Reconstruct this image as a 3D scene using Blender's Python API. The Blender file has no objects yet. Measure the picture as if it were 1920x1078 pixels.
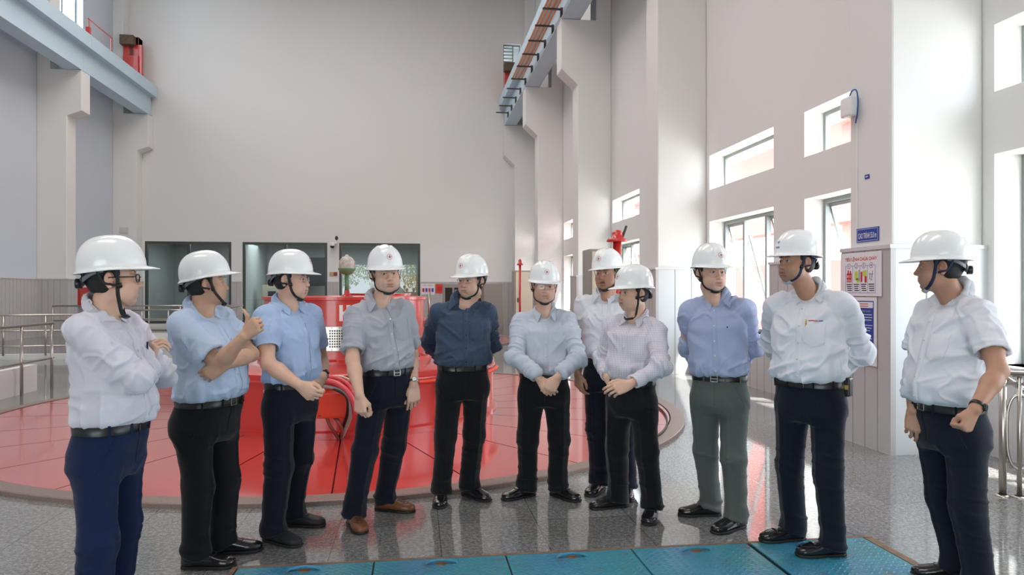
import bpy, math, random
import numpy as np
from math import sin, cos, pi, radians, atan, atan2, sqrt
from mathutils import Vector, Matrix
from mathutils.bvhtree import BVHTree

SC = bpy.context.scene
COL = SC.collection
# ------------------------------------------------------------------ camera
FPX, CX, HY, CAMZ = 1340.0, 960.0, 546.0, 1.45       # focal length in px of a 1920 px frame, image centre, horizon row, lens height
YAW = atan((960 - 780) / FPX)                        # the hall's long axis vanishes at column 780
RT = np.array([cos(YAW), -sin(YAW), 0.0]); FW = np.array([sin(YAW), cos(YAW), 0.0]); UP = np.array([0, 0, 1.0])
cam_d = bpy.data.cameras.new('camera'); cam = bpy.data.objects.new('camera', cam_d); COL.objects.link(cam)
cam.location = (0, 0, CAMZ); cam.rotation_euler = (pi / 2, 0, -YAW)
cam_d.sensor_width = 36; cam_d.lens = FPX / 1920 * 36; cam_d.shift_y = 7 / 1920; cam_d.clip_end = 300
SC.camera = cam
# ------------------------------------------------------------------ world, lights, exposure
vs = SC.view_settings
vs.view_transform = 'Standard'; vs.look = 'None'; vs.gamma = 1.0; vs.use_curve_mapping = False; vs.exposure = 0.3
SC.display_settings.display_device = 'sRGB'
wd = bpy.data.worlds.new('sky'); SC.world = wd; wd.use_nodes = True
wn = wd.node_tree.nodes; wn.clear()
wo = wn.new('ShaderNodeOutputWorld'); wb = wn.new('ShaderNodeBackground')
wb.inputs[0].default_value = (0.86, 0.95, 1.05, 1); wb.inputs[1].default_value = 7.0
wd.node_tree.links.new(wb.outputs[0], wo.inputs[0])

def area_light(name, loc, look, sx, sy, power, color=(1, 1, 1)):
    l = bpy.data.lights.new(name, 'AREA'); l.shape = 'RECTANGLE'; l.size = sx; l.size_y = sy; l.energy = power; l.color = color
    o = bpy.data.objects.new(name, l); COL.objects.link(o); o.location = loc
    d = Vector(look); o.rotation_euler = d.to_track_quat('-Z', 'Y').to_euler(); return o
sun = bpy.data.lights.new('sun', 'SUN'); sun.energy = 16; sun.angle = radians(2.0); sun.color = (1, 0.96, 0.90)
so = bpy.data.objects.new('sun', sun); COL.objects.link(so); so.location = (20, 0, 30); so.rotation_euler = Vector((-0.36, 0.28, -0.9)).to_track_quat('-Z', 'Y').to_euler()
# daylight comes in through the wide entrance behind the photographer and through the windows; unseen area lights overhead are added to brighten the hall
def portal(loc, look, sx, sy):
    o = area_light('daylight_portal', loc, look, sx, sy, 1.0); o.data.cycles.is_portal = True; return o
portal((-3.5, -7.75, 2.0), (0, 1, 0), 7, 4.0)
for yy in (3.05, 9.3, 15.5, 21.7, 27.9):
    for dy in (-1.54, 1.54):
        portal((5.08, yy + dy, 1.735), (-1, 0, 0), 1.87, 2.26); portal((5.08, yy + dy, 3.52), (-1, 0, 0), 0.6, 2.26)
for yy in (2.0, 12.0, 22.0):
    area_light('overhead_fill', (-3.5, yy, 14.3), (0, 0, -1), 9, 3.0, 500, (1, 0.96, 0.93))  # added ceiling fill, not modelled on any lamp in the hall

# ------------------------------------------------------------------ helpers: pixels to places
def at(px, py, d):
    return RT * ((px - CX) / FPX * d) + FW * d + np.array([0, 0, CAMZ - (py - HY) / FPX * d])
def floor_at(px, py, z=0.0):
    return at(px, py, FPX * (CAMZ - z) / (py - HY))
def c2w(v):                       # (right, away, up) -> world direction
    return RT * v[0] + FW * v[1] + UP * v[2]
def nrm(v):
    v = np.asarray(v, float); return v / (np.linalg.norm(v) + 1e-12)

# ------------------------------------------------------------------ helpers: objects
def prop(o, label=None, cat=None, group=None, kind=None):
    if label: o['label'] = label
    if cat: o['category'] = cat
    if group: o['group'] = group
    if kind: o['kind'] = kind
    return o
def empty(name, loc=(0, 0, 0), rz=0.0, label=None, cat=None, group=None):
    o = bpy.data.objects.new(name, None); COL.objects.link(o); o.location = loc; o.rotation_euler = (0, 0, rz); o.empty_display_size = 0.1
    return prop(o, label, cat, group)
def mobj(name, verts, faces, mat, parent=None, smooth=False, world=True):
    """one mesh object; verts in world space when world=True (re-expressed in the parent's frame)"""
    me = bpy.data.meshes.new(name)
    verts = np.asarray(verts, float)
    o = bpy.data.objects.new(name, me); COL.objects.link(o)
    if parent is not None:
        o.parent = parent
        if world and len(verts):
            M = np.array(wmat(parent).inverted()); verts = verts @ M[:3, :3].T + M[:3, 3]
    me.from_pydata(verts.tolist(), [], [list(map(int, f)) for f in faces]); me.update()
    if smooth: me.polygons.foreach_set('use_smooth', [True] * len(me.polygons))
    for m in (mat if isinstance(mat, (list, tuple)) else [mat]):
        if m: me.materials.append(m)
    return o
def wmat(o):
    m = Matrix.LocRotScale(o.location, o.rotation_euler, o.scale)
    return wmat(o.parent) @ m if o.parent else m
def mod_bevel(o, w=0.004, seg=2):
    m = o.modifiers.new('b', 'BEVEL'); m.width = w; m.segments = seg; m.limit_method = 'ANGLE'; m.angle_limit = radians(40); return o
def mod_solid(o, t, off=0.0):
    m = o.modifiers.new('s', 'SOLIDIFY'); m.thickness = t; m.offset = off; return o

class MB:
    def __init__(s): s.v = []; s.f = []
    def add(s, v, f):
        n = len(s.v); s.v += [tuple(map(float, p)) for p in v]; s.f += [[i + n for i in q] for q in f]; return s
    def box(s, lo, hi):
        x0, y0, z0 = lo; x1, y1, z1 = hi
        return s.add([(x0, y0, z0), (x1, y0, z0), (x1, y1, z0), (x0, y1, z0), (x0, y0, z1), (x1, y0, z1), (x1, y1, z1), (x0, y1, z1)],
                     [(0, 3, 2, 1), (4, 5, 6, 7), (0, 1, 5, 4), (1, 2, 6, 5), (2, 3, 7, 6), (3, 0, 4, 7)])
    def obox(s, c, ax, ay, az, hx, hy, hz):
        c = np.asarray(c, float); ax, ay, az = nrm(ax), nrm(ay), nrm(az)
        v = [c + ax * hx * i + ay * hy * j + az * hz * k for k in (-1, 1) for (i, j) in ((-1, -1), (1, -1), (1, 1), (-1, 1))]
        return s.add(v, [(0, 3, 2, 1), (4, 5, 6, 7), (0, 1, 5, 4), (1, 2, 6, 5), (2, 3, 7, 6), (3, 0, 4, 7)])
    def tube(s, pts, r, n=10, flat=None, cap=True):
        """swept circle; r a number or a list; flat=(half width, half thickness, centre to face away from) makes a ribbon"""
        P = [np.asarray(p, float) for p in pts]; m = len(P); rings = []
        up = np.array([0, 0, 1.0]); prev = None
        for i in range(m):
            t = nrm(P[min(i + 1, m - 1)] - P[max(i - 1, 0)])
            if flat:
                nn = P[i] - np.asarray(flat[2]); nn = nrm(nn - t * nn.dot(t)); b = np.cross(t, nn)
            else:
                ref = prev if prev is not None else (up if abs(t[2]) < 0.9 else np.array([1.0, 0, 0]))
                nn = nrm(ref - t * ref.dot(t)); b = np.cross(t, nn); prev = nn
            rr = r[i] if isinstance(r, (list, tuple)) else r
            a, c = (flat[1], flat[0]) if flat else (rr, rr)
            rings.append([P[i] + nn * a * cos(2 * pi * k / n) + b * c * sin(2 * pi * k / n) for k in range(n)])
        v = [p for R in rings for p in R]
        f = [(i * n + k, i * n + (k + 1) % n, (i + 1) * n + (k + 1) % n, (i + 1) * n + k) for i in range(m - 1) for k in range(n)]
        if cap: f += [tuple(range(n - 1, -1, -1)), tuple((m - 1) * n + k for k in range(n))]
        return s.add(v, f)
    def lathe(s, prof, c=(0, 0, 0), n=48, a0=0.0, a1=2 * pi):
        full = abs(a1 - a0 - 2 * pi) < 1e-6; k = n if full else n + 1
        v = [(c[0] + r * cos(a0 + (a1 - a0) * i / n), c[1] + r * sin(a0 + (a1 - a0) * i / n), c[2] + z) for r, z in prof for i in range(k)]
        f = []
        for j in range(len(prof) - 1):
            for i in range(n):
                i2 = (i + 1) % k if full else i + 1
                f.append((j * k + i, j * k + i2, (j + 1) * k + i2, (j + 1) * k + i))
        return s.add(v, f)
    def prism(s, poly, z0, z1):
        n = len(poly); v = [(x, y, z0) for x, y in poly] + [(x, y, z1) for x, y in poly]
        return s.add(v, [tuple(range(n - 1, -1, -1)), tuple(range(n, 2 * n))] + [(i, (i + 1) % n, n + (i + 1) % n, n + i) for i in range(n)])
    def extrude(s, poly, vec):
        n = len(poly); p = [np.asarray(q, float) for q in poly]; vec = np.asarray(vec, float)
        return s.add(p + [q + vec for q in p], [tuple(range(n - 1, -1, -1)), tuple(range(n, 2 * n))] + [(i, (i + 1) % n, n + (i + 1) % n, n + i) for i in range(n)])
    def build(s, name, mat, parent=None, smooth=False):
        return mobj(name, s.v, s.f, mat, parent, smooth)

def spline(pts, n=8):
    """Catmull-Rom through the points"""
    P = [np.asarray(p, float) for p in pts]; P = [2 * P[0] - P[1]] + P + [2 * P[-1] - P[-2]]; out = []
    for i in range(1, len(P) - 2):
        for k in range(n):
            t = k / n; a, b, c, d = P[i - 1], P[i], P[i + 1], P[i + 2]
            out.append(0.5 * (2 * b + (c - a) * t + (2 * a - 5 * b + 4 * c - d) * t * t + (3 * b - a - 3 * c + d) * t ** 3))
    return out + [P[-2]]

def text_mesh(name, s, mat, origin, xdir, ydir, height, width=None, parent=None, align='CENTER', bold=0.0, depth=0.0006):
    cu = bpy.data.curves.new(name, 'FONT'); cu.body = s; cu.align_x = align; cu.align_y = 'CENTER'; cu.size = 1.0; cu.extrude = 0.0; cu.offset = bold
    cu.resolution_u = 3
    o = bpy.data.objects.new(name, cu); COL.objects.link(o)
    dg = bpy.context.evaluated_depsgraph_get(); me = bpy.data.meshes.new_from_object(o.evaluated_get(dg))
    v = np.array([p.co[:] for p in me.vertices]); f = [list(p.vertices) for p in me.polygons]
    bpy.data.objects.remove(o); bpy.data.curves.remove(cu); bpy.data.meshes.remove(me)
    if not len(v): return None
    h = v[:, 1].max() - v[:, 1].min(); k = height / h; kx = k
    if width: kx = width / (v[:, 0].max() - v[:, 0].min())
    x = nrm(xdir); y = nrm(ydir); z = np.cross(x, y); my = (v[:, 1].max() + v[:, 1].min()) / 2
    w = np.asarray(origin) + np.outer(v[:, 0] * kx, x) + np.outer((v[:, 1] - my) * k, y) + z * depth
    return mobj(name, w, f, mat, parent)

# ------------------------------------------------------------------ helpers: materials
def mat(name, col, rough=0.5, metal=0.0, spec=0.5, bump=None, noise=None, emit=None, coat=0.0, sheen=0.0):
    """bump=(scale, strength); noise=(scale, amount, second colour)"""
    m = bpy.data.materials.new(name); m.use_nodes = True; nt = m.node_tree; b = nt.nodes['Principled BSDF']
    b.inputs['Base Color'].default_value = (*col, 1); b.inputs['Roughness'].default_value = rough; b.inputs['Metallic'].default_value = metal
    b.inputs['Specular IOR Level'].default_value = spec; b.inputs['Coat Weight'].default_value = coat; b.inputs['Coat Roughness'].default_value = 0.08
    b.inputs['Sheen Weight'].default_value = sheen
    tc = nt.nodes.new('ShaderNodeTexCoord')
    if noise:
        n = nt.nodes.new('ShaderNodeTexNoise'); n.inputs['Scale'].default_value = noise[0]; n.inputs['Detail'].default_value = 5
        nt.links.new(tc.outputs['Object'], n.inputs['Vector'])
        r = nt.nodes.new('ShaderNodeMapRange'); r.inputs[1].default_value = 0.35; r.inputs[2].default_value = 0.7; r.inputs[4].default_value = noise[1]
        nt.links.new(n.outputs['Fac'], r.inputs[0])
        x = nt.nodes.new('ShaderNodeMix'); x.data_type = 'RGBA'; x.inputs[6].default_value = (*col, 1); x.inputs[7].default_value = (*noise[2], 1)
        nt.links.new(r.outputs[0], x.inputs[0]); nt.links.new(x.outputs[2], b.inputs['Base Color'])
    if bump:
        n2 = nt.nodes.new('ShaderNodeTexNoise'); n2.inputs['Scale'].default_value = bump[0]; n2.inputs['Detail'].default_value = 3
        nt.links.new(tc.outputs['Object'], n2.inputs['Vector'])
        bp = nt.nodes.new('ShaderNodeBump'); bp.inputs['Strength'].default_value = bump[1]; bp.inputs['Distance'].default_value = 0.01
        nt.links.new(n2.outputs['Fac'], bp.inputs['Height']); nt.links.new(bp.outputs[0], b.inputs['Normal'])
    if emit:
        b.inputs['Emission Color'].default_value = (*emit[0], 1); b.inputs['Emission Strength'].default_value = emit[1]
    return m
def glass_mat(name, tint=(0.9, 0.95, 0.95), refl=0.12, rough=0.0, see=1.0):
    m = bpy.data.materials.new(name); m.use_nodes = True; nt = m.node_tree; nt.nodes.clear()
    o = nt.nodes.new('ShaderNodeOutputMaterial'); mx = nt.nodes.new('ShaderNodeMixShader')
    t = nt.nodes.new('ShaderNodeBsdfTransparent'); t.inputs[0].default_value = (*tint, 1)
    g = nt.nodes.new('ShaderNodeBsdfGlossy'); g.inputs['Roughness'].default_value = rough
    lw = nt.nodes.new('ShaderNodeLayerWeight'); lw.inputs[0].default_value = 0.5
    pw = nt.nodes.new('ShaderNodeMath'); pw.operation = 'POWER'; pw.inputs[1].default_value = 4.0; nt.links.new(lw.outputs['Facing'], pw.inputs[0])
    mr = nt.nodes.new('ShaderNodeMapRange'); mr.inputs[3].default_value = refl; mr.inputs[4].default_value = 0.9
    nt.links.new(pw.outputs[0], mr.inputs[0]); nt.links.new(mr.outputs[0], mx.inputs[0])
    nt.links.new(t.outputs[0], mx.inputs[1]); nt.links.new(g.outputs[0], mx.inputs[2]); nt.links.new(mx.outputs[0], o.inputs[0])
    return m
# ------------------------------------------------------------------ materials of the hall
M = {}
M['paint'] = mat('white_paint', (0.78, 0.775, 0.755), 0.75, spec=0.2, noise=(0.35, 0.5, (0.76, 0.75, 0.73)))
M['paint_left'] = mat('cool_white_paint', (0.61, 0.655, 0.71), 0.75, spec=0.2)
M['panel'] = mat('grey_panel', (0.50, 0.475, 0.47), 0.45, spec=0.4)
M['panel_lit'] = mat('lit_panel', (0.62, 0.64, 0.65), 0.4, spec=0.4)  # lit copy of the grey panelling: window light put into the colour
M['capstrip'] = mat('cap_strip', (0.62, 0.61, 0.60), 0.4)
M['beam'] = mat('pale_blue_steel', (0.55, 0.69, 0.78), 0.5, noise=(0.8, 0.5, (0.52, 0.66, 0.75)))
M['red'] = mat('red_enamel', (0.58, 0.034, 0.026), 0.28, coat=0.45)
M['red_deck'] = mat('red_deck_paint', (0.60, 0.045, 0.038), 0.22, spec=0.6, coat=0.85, noise=(1.2, 0.5, (0.55, 0.042, 0.036)))
M['red_dark'] = mat('red_seam', (0.12, 0.006, 0.006), 0.6, spec=0.1)
M['orange_red'] = mat('orange_red_paint', (0.70, 0.05, 0.018), 0.4)
M['copper'] = mat('orange_conductor', (0.72, 0.26, 0.08), 0.45)
M['dark'] = mat('dark_steel', (0.05, 0.045, 0.04), 0.5)
M['wood'] = mat('weathered_timber', (0.16, 0.11, 0.07), 0.8, noise=(20, 0.8, (0.08, 0.05, 0.03)))
M['frame'] = mat('window_frame_grey_green', (0.27, 0.31, 0.30), 0.4)
M['frame_dark'] = mat('window_frame_dark', (0.06, 0.07, 0.07), 0.4)
M['glass'] = glass_mat('clear_glass', (0.97, 0.98, 0.98), 0.03)
M['glass_room'] = glass_mat('control_room_glass', (0.66, 0.72, 0.72), 0.07)
M['steel'] = mat('stainless_steel', (0.50, 0.46, 0.42), 0.28, metal=1.0)
M['white'] = mat('white_plastic', (0.82, 0.82, 0.82), 0.35)
M['cream'] = mat('cream_cabinet', (0.72, 0.67, 0.52), 0.45)
M['grey_cab'] = mat('grey_cabinet', (0.36, 0.34, 0.31), 0.5)
M['black'] = mat('black_plastic', (0.012, 0.012, 0.013), 0.45)
M['green_paint'] = mat('green_paint', (0.12, 0.28, 0.14), 0.5)
M['siren'] = mat('rust_streaked_white', (0.62, 0.60, 0.56), 0.5, noise=(25, 0.9, (0.46, 0.36, 0.29)))
M['blue_sign'] = mat('blue_sign', (0.02, 0.055, 0.35), 0.4)
M['white_ink'] = mat('white_ink', (0.85, 0.85, 0.85), 0.5)
M['red_ink'] = mat('red_ink', (0.62, 0.02, 0.03), 0.5)
M['blue_ink'] = mat('blue_ink', (0.04, 0.10, 0.45), 0.5)
M['yellow_ink'] = mat('yellow_green_ink', (0.55, 0.65, 0.10), 0.5)
M['dark_ink'] = mat('dark_ink', (0.03, 0.03, 0.05), 0.5)
M['poster'] = mat('poster_white', (0.80, 0.78, 0.80), 0.45)
M['rust'] = mat('rusty_angle_iron', (0.25, 0.15, 0.09), 0.7, noise=(18, 0.8, (0.12, 0.07, 0.045)))
M['curb'] = mat('brown_granite_curb', (0.27, 0.19, 0.165), 0.35, noise=(60, 0.7, (0.17, 0.11, 0.09)))
M['hose_pink'] = mat('pink_hose', (0.75, 0.10, 0.12), 0.4)
M['hose_grey'] = mat('grey_hose', (0.30, 0.29, 0.28), 0.5)
M['hose_red'] = mat('braided_red_hose', (0.30, 0.07, 0.05), 0.5)
M['room_wall'] = mat('control_room_wall', (0.42, 0.44, 0.43), 0.7)
M['concrete'] = mat('outdoor_concrete', (0.55, 0.54, 0.51), 0.9)
M['leaf'] = mat('leaf_green', (0.20, 0.30, 0.06), 0.6, noise=(3, 0.8, (0.38, 0.36, 0.08)))
M['bark'] = mat('bark', (0.14, 0.10, 0.07), 0.9)

def granite():
    m = mat('polished_granite', (0.25, 0.245, 0.24), 0.07, spec=0.9); nt = m.node_tree; L = nt.links; b = nt.nodes['Principled BSDF']
    tc = nt.nodes.new('ShaderNodeTexCoord')
    def noise(s, d, lo, hi):
        n = nt.nodes.new('ShaderNodeTexNoise'); n.inputs['Scale'].default_value = s; n.inputs['Detail'].default_value = d
        L.new(tc.outputs['Object'], n.inputs['Vector']); r = nt.nodes.new('ShaderNodeMapRange'); r.inputs[1].default_value = lo; r.inputs[2].default_value = hi
        L.new(n.outputs['Fac'], r.inputs[0]); return r.outputs[0]
    def mix(f, a, c):
        x = nt.nodes.new('ShaderNodeMix'); x.data_type = 'RGBA'; L.new(f, x.inputs[0])
        for i, q in ((6, a), (7, c)):
            if isinstance(q, tuple): x.inputs[i].default_value = (*q, 1)
            else: L.new(q, x.inputs[i])
        return x.outputs[2]
    c = mix(noise(42, 4, 0.42, 0.62), (0.155, 0.155, 0.152), (0.275, 0.272, 0.266))
    c = mix(noise(95, 2, 0.62, 0.70), c, (0.55, 0.54, 0.52))
    c = mix(noise(70, 2, 0.64, 0.72), c, (0.07, 0.07, 0.075))
    # tile joints every 0.61 m and a slightly different tone for each tile
    br = nt.nodes.new('ShaderNodeTexBrick'); br.offset = 0.0; br.squash = 1.0
    br.inputs['Scale'].default_value = 1.0; br.inputs['Mortar Size'].default_value = 0.0022; br.inputs['Mortar Smooth'].default_value = 0.0
    br.inputs['Brick Width'].default_value = 0.61; br.inputs['Row Height'].default_value = 0.61
    br.inputs['Color1'].default_value = (0.86, 0.86, 0.86, 1); br.inputs['Color2'].default_value = (1.08, 1.08, 1.08, 1); br.inputs['Mortar'].default_value = (0.35, 0.33, 0.32, 1)
    mp = nt.nodes.new('ShaderNodeMapping'); mp.inputs['Location'].default_value = (-0.14, -0.2, 0)
    L.new(tc.outputs['Object'], mp.inputs[0]); L.new(mp.outputs[0], br.inputs['Vector'])
    mu = nt.nodes.new('ShaderNodeMix'); mu.data_type = 'RGBA'; mu.blend_type = 'MULTIPLY'; mu.inputs[0].default_value = 1.0
    L.new(c, mu.inputs[6]); L.new(br.outputs['Color'], mu.inputs[7]); L.new(mu.outputs[2], b.inputs['Base Color'])
    return m
M['granite'] = granite()
def checker_plate():
    m = mat('teal_checker_plate', (0.035, 0.27, 0.34), 0.42, spec=0.5); nt = m.node_tree; L = nt.links; b = nt.nodes['Principled BSDF']
    tc = nt.nodes.new('ShaderNodeTexCoord')
    n = nt.nodes.new('ShaderNodeTexNoise'); n.inputs['Scale'].default_value = 9; n.inputs['Detail'].default_value = 8; L.new(tc.outputs['Object'], n.inputs['Vector'])
    r = nt.nodes.new('ShaderNodeMapRange'); r.inputs[1].default_value = 0.60; r.inputs[2].default_value = 0.74; L.new(n.outputs['Fac'], r.inputs[0])
    x = nt.nodes.new('ShaderNodeMix'); x.data_type = 'RGBA'; x.inputs[6].default_value = (0.05, 0.30, 0.42, 1); x.inputs[7].default_value = (0.16, 0.11, 0.08, 1); L.new(r.outputs[0], x.inputs[0])
    n2 = nt.nodes.new('ShaderNodeTexNoise'); n2.inputs['Scale'].default_value = 3.0; L.new(tc.outputs['Object'], n2.inputs['Vector'])
    x2 = nt.nodes.new('ShaderNodeMix'); x2.data_type = 'RGBA'; x2.blend_type = 'MULTIPLY'; x2.inputs[0].default_value = 0.45; L.new(x.outputs[2], x2.inputs[6]); L.new(n2.outputs['Color'], x2.inputs[7])
    L.new(x2.outputs[2], b.inputs['Base Color'])
    # raised tear pattern: two crossing families of short bars
    mp = nt.nodes.new('ShaderNodeMapping'); mp.inputs['Rotation'].default_value = (0, 0, radians(45)); L.new(tc.outputs['Object'], mp.inputs[0])
    ck = nt.nodes.new('ShaderNodeTexChecker'); ck.inputs['Scale'].default_value = 34; L.new(mp.outputs[0], ck.inputs['Vector'])
    wv = []
    for d in ('X', 'Y'):
        w = nt.nodes.new('ShaderNodeTexWave'); w.bands_direction = d; w.inputs['Scale'].default_value = 10.8; L.new(mp.outputs[0], w.inputs['Vector']); wv.append(w)
    mx = nt.nodes.new('ShaderNodeMix'); mx.data_type = 'FLOAT'; L.new(ck.outputs['Fac'], mx.inputs[0]); L.new(wv[0].outputs['Fac'], mx.inputs[2]); L.new(wv[1].outputs['Fac'], mx.inputs[3])
    pw = nt.nodes.new('ShaderNodeMath'); pw.operation = 'POWER'; pw.inputs[1].default_value = 3; L.new(mx.outputs[0], pw.inputs[0])
    bp = nt.nodes.new('ShaderNodeBump'); bp.inputs['Strength'].default_value = 0.55; bp.inputs['Distance'].default_value = 0.004; L.new(pw.outputs[0], bp.inputs['Height']); L.new(bp.outputs[0], b.inputs['Normal'])
    return m
M['plate'] = checker_plate()

# ------------------------------------------------------------------ the hall: floor, walls, pillars
XL, XR, YB, YF, ZC = -12.0, 5.1, 31.0, -7.8, 14.6
PIL = [-0.37, 5.86, 12.09, 18.32, 24.55, 30.38]; PW = 0.62     # near faces of the right hand pillars
def struct(o): o['kind'] = 'structure'; return o
struct(MB().add([(XL - .4, YF - 6, 0), (XR + .4, YF - 6, 0), (XR + .4, YB + 6, 0), (XL - .4, YB + 6, 0)], [(0, 1, 2, 3)]).build('floor', M['granite']))
struct(MB().box((XL - .4, YF, ZC), (XR + .4, YB + .4, ZC + .2)).build('ceiling', M['paint']))

def holed_wall(name, mt, fn, us, zs, holes, th):
    """slab with rectangular openings; fn(u, z, depth) -> point, depth 0 faces the hall"""
    us = sorted(set(us + [h[i] for h in holes for i in (0, 1)])); zs = sorted(set(zs + [h[i] for h in holes for i in (2, 3)]))
    nu, nz = len(us) - 1, len(zs) - 1
    solid = [[not any(h[0] < (us[i] + us[i + 1]) / 2 < h[1] and h[2] < (zs[j] + zs[j + 1]) / 2 < h[3] for h in holes) for j in range(nz)] for i in range(nu)]
    b = MB(); S = lambda i, j: 0 <= i < nu and 0 <= j < nz and solid[i][j]
    for i in range(nu):
        for j in range(nz):
            if not solid[i][j]: continue
            a, c, e, g = us[i], us[i + 1], zs[j], zs[j + 1]
            q = lambda *p: b.add([fn(*x) for x in p], [(0, 1, 2, 3)])
            q((a, e, 0), (c, e, 0), (c, g, 0), (a, g, 0)); q((a, e, th), (a, g, th), (c, g, th), (c, e, th))
            if not S(i - 1, j): q((a, e, 0), (a, g, 0), (a, g, th), (a, e, th))
            if not S(i + 1, j): q((c, e, 0), (c, e, th), (c, g, th), (c, g, 0))
            if not S(i, j - 1): q((a, e, 0), (a, e, th), (c, e, th), (c, e, 0))
            if not S(i, j + 1): q((a, g, 0), (c, g, 0), (c, g, th), (a, g, th))
    return struct(b.build(name, mt))
WIN = []                                                            # (y0, y1, z0, z1) of the right wall's openings
for k in range(5):
    y0 = PIL[k] + PW; w = PIL[k + 1] - y0
    for a, c in ((0.13, 2.39), (w - 2.40, w - 0.13)):
        WIN += [(y0 + a, y0 + c, 0.80, 2.67), (y0 + a, y0 + c, 3.225, 3.82)]
holed_wall('wall_right', M['paint'], lambda u, z, d: (XR + d, u, z), [YF, YB], [0.0, ZC], WIN, 0.36)
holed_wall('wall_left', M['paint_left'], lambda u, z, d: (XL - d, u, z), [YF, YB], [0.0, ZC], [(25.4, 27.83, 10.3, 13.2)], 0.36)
BW = [(-11.0, -7.61), (-7.16, -3.72), (-3.23, 0.18)]
holed_wall('wall_back', M['paint'], lambda u, z, d: (u, YB + d, z), [XL, XR], [0.0, ZC], [(a, c, 0.12, 3.5) for a, c in BW] + [(3.78, 4.55, 11.07, 12.28)], 0.3)
holed_wall('wall_front', M['paint'], lambda u, z, d: (u, YF - d, z), [XL, XR], [0.0, ZC], [(-7.0, 0.0, 0.0, 4.0)], 0.3)

def pillar(i, y, right=True):
    m = (lambda x: x) if right else (lambda x: -6.9 - x)
    wall = XR if right else -6.9 - XL
    prof = [(wall, 0), (4.2, 0), (4.2, 6.86 if right else 7.08), (3.76, 7.26), (3.76, 8.57), (4.69, 8.57), (4.69, ZC), (wall, ZC)]
    pts = [(m(x), y, z) for x, z in prof]
    o = MB().extrude(pts, (0, PW, 0)).build('wall_pillar_%s' % ('right' if right else 'left'), M['paint']); struct(o); mod_bevel(o, 0.02, 2)
for i, y in enumerate(PIL): pillar(i, y)
for i, y in enumerate([18.32, 24.62, 30.38]): pillar(i, y, False)

def ribbed(name, p0, p1, z0, z1, out, mt, pitch=0.2, th=0.05, g=0.009):
    """panelling from p0 to p1 (plan points) standing th proud towards out, with vertical grooves"""
    p0 = np.array([*p0, 0.0]); p1 = np.array([*p1, 0.0]); L = np.linalg.norm(p1 - p0); t = (p1 - p0) / L; o = np.array([*out, 0.0])
    n = max(1, round(L / pitch)); w = L / n; pl = [(0, 0.0)]
    for k in range(n):
        pl += [(k * w + (g if k else 0.0), th), ((k + 1) * w - (g if k < n - 1 else 0.0), th)]
        if k < n - 1: pl += [((k + 1) * w - g * .6, th - 0.014), ((k + 1) * w + g * .6, th - 0.014)]
    pl += [(L, 0.0)]
    pts = [p0 + t * a + o * b + UP * z0 for a, b in pl]
    b = MB().extrude(pts, (0, 0, z1 - z0)); ob = struct(b.build(name, mt))
    cp = [p0 + t * a + o * bb + UP * z1 for a, bb in ((-0.01, 0), (-0.01, th + .012), (L + .01, th + .012), (L + .01, 0))]
    struct(MB().extrude(cp, (0, 0, 0.035)).build('trim_panel_cap', M['capstrip'])); return ob
ZW = 1.83
for i, y in enumerate(PIL):
    ribbed('trim_panel_pillar', (4.2, y + PW + .06), (4.2, y - .056), 0, ZW, (-1, 0), M['panel'], 0.18)
    ribbed('trim_panel_pillar', (4.2, y), (XR, y), 0, ZW, (0, -1), M['panel_lit'], 0.3)
for i in range(5):
    a = PIL[i] + PW; c = PIL[i + 1]
    ribbed('trim_panel_right', (XR, c - .05), (XR, a), 0, 0.77, (-1, 0), M['panel'], 0.22, 0.08)
    struct(MB().box((XR - .10, a + .1, 0.77), (XR + .34, c - .1, 0.80)).build('trim_window_ledge', M['capstrip']))
    m = (a + c) / 2
    ribbed('trim_panel_right', (XR, m + .38), (XR, m - .38), 0.8, ZW, (-1, 0), M['panel'], 0.22, 0.08)
LP = [18.32, 24.62, 30.38]
for i, y in enumerate(LP):
    ribbed('trim_panel_pillar', (-11.1, y - .056), (-11.1, y + PW), 0, ZW, (1, 0), M['panel'], 0.2)
    ribbed('trim_panel_pillar', (XL, y), (-11.1, y), 0, ZW, (0, -1), M['panel'], 0.2)
for a, c in ((12.0, 18.3), (18.94, 24.6), (25.24, 30.36)):
    ribbed('trim_panel_left', (XL, a), (XL, c), 0, ZW, (1, 0), M['panel'], 0.2)
for a, c in ((-7.58, -7.19), (-3.69, -3.26), (0.22, 4.2)):
    ribbed('trim_panel_back', (a, YB), (c, YB), 0, ZW, (0, -1), M['panel'], 0.2)

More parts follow.
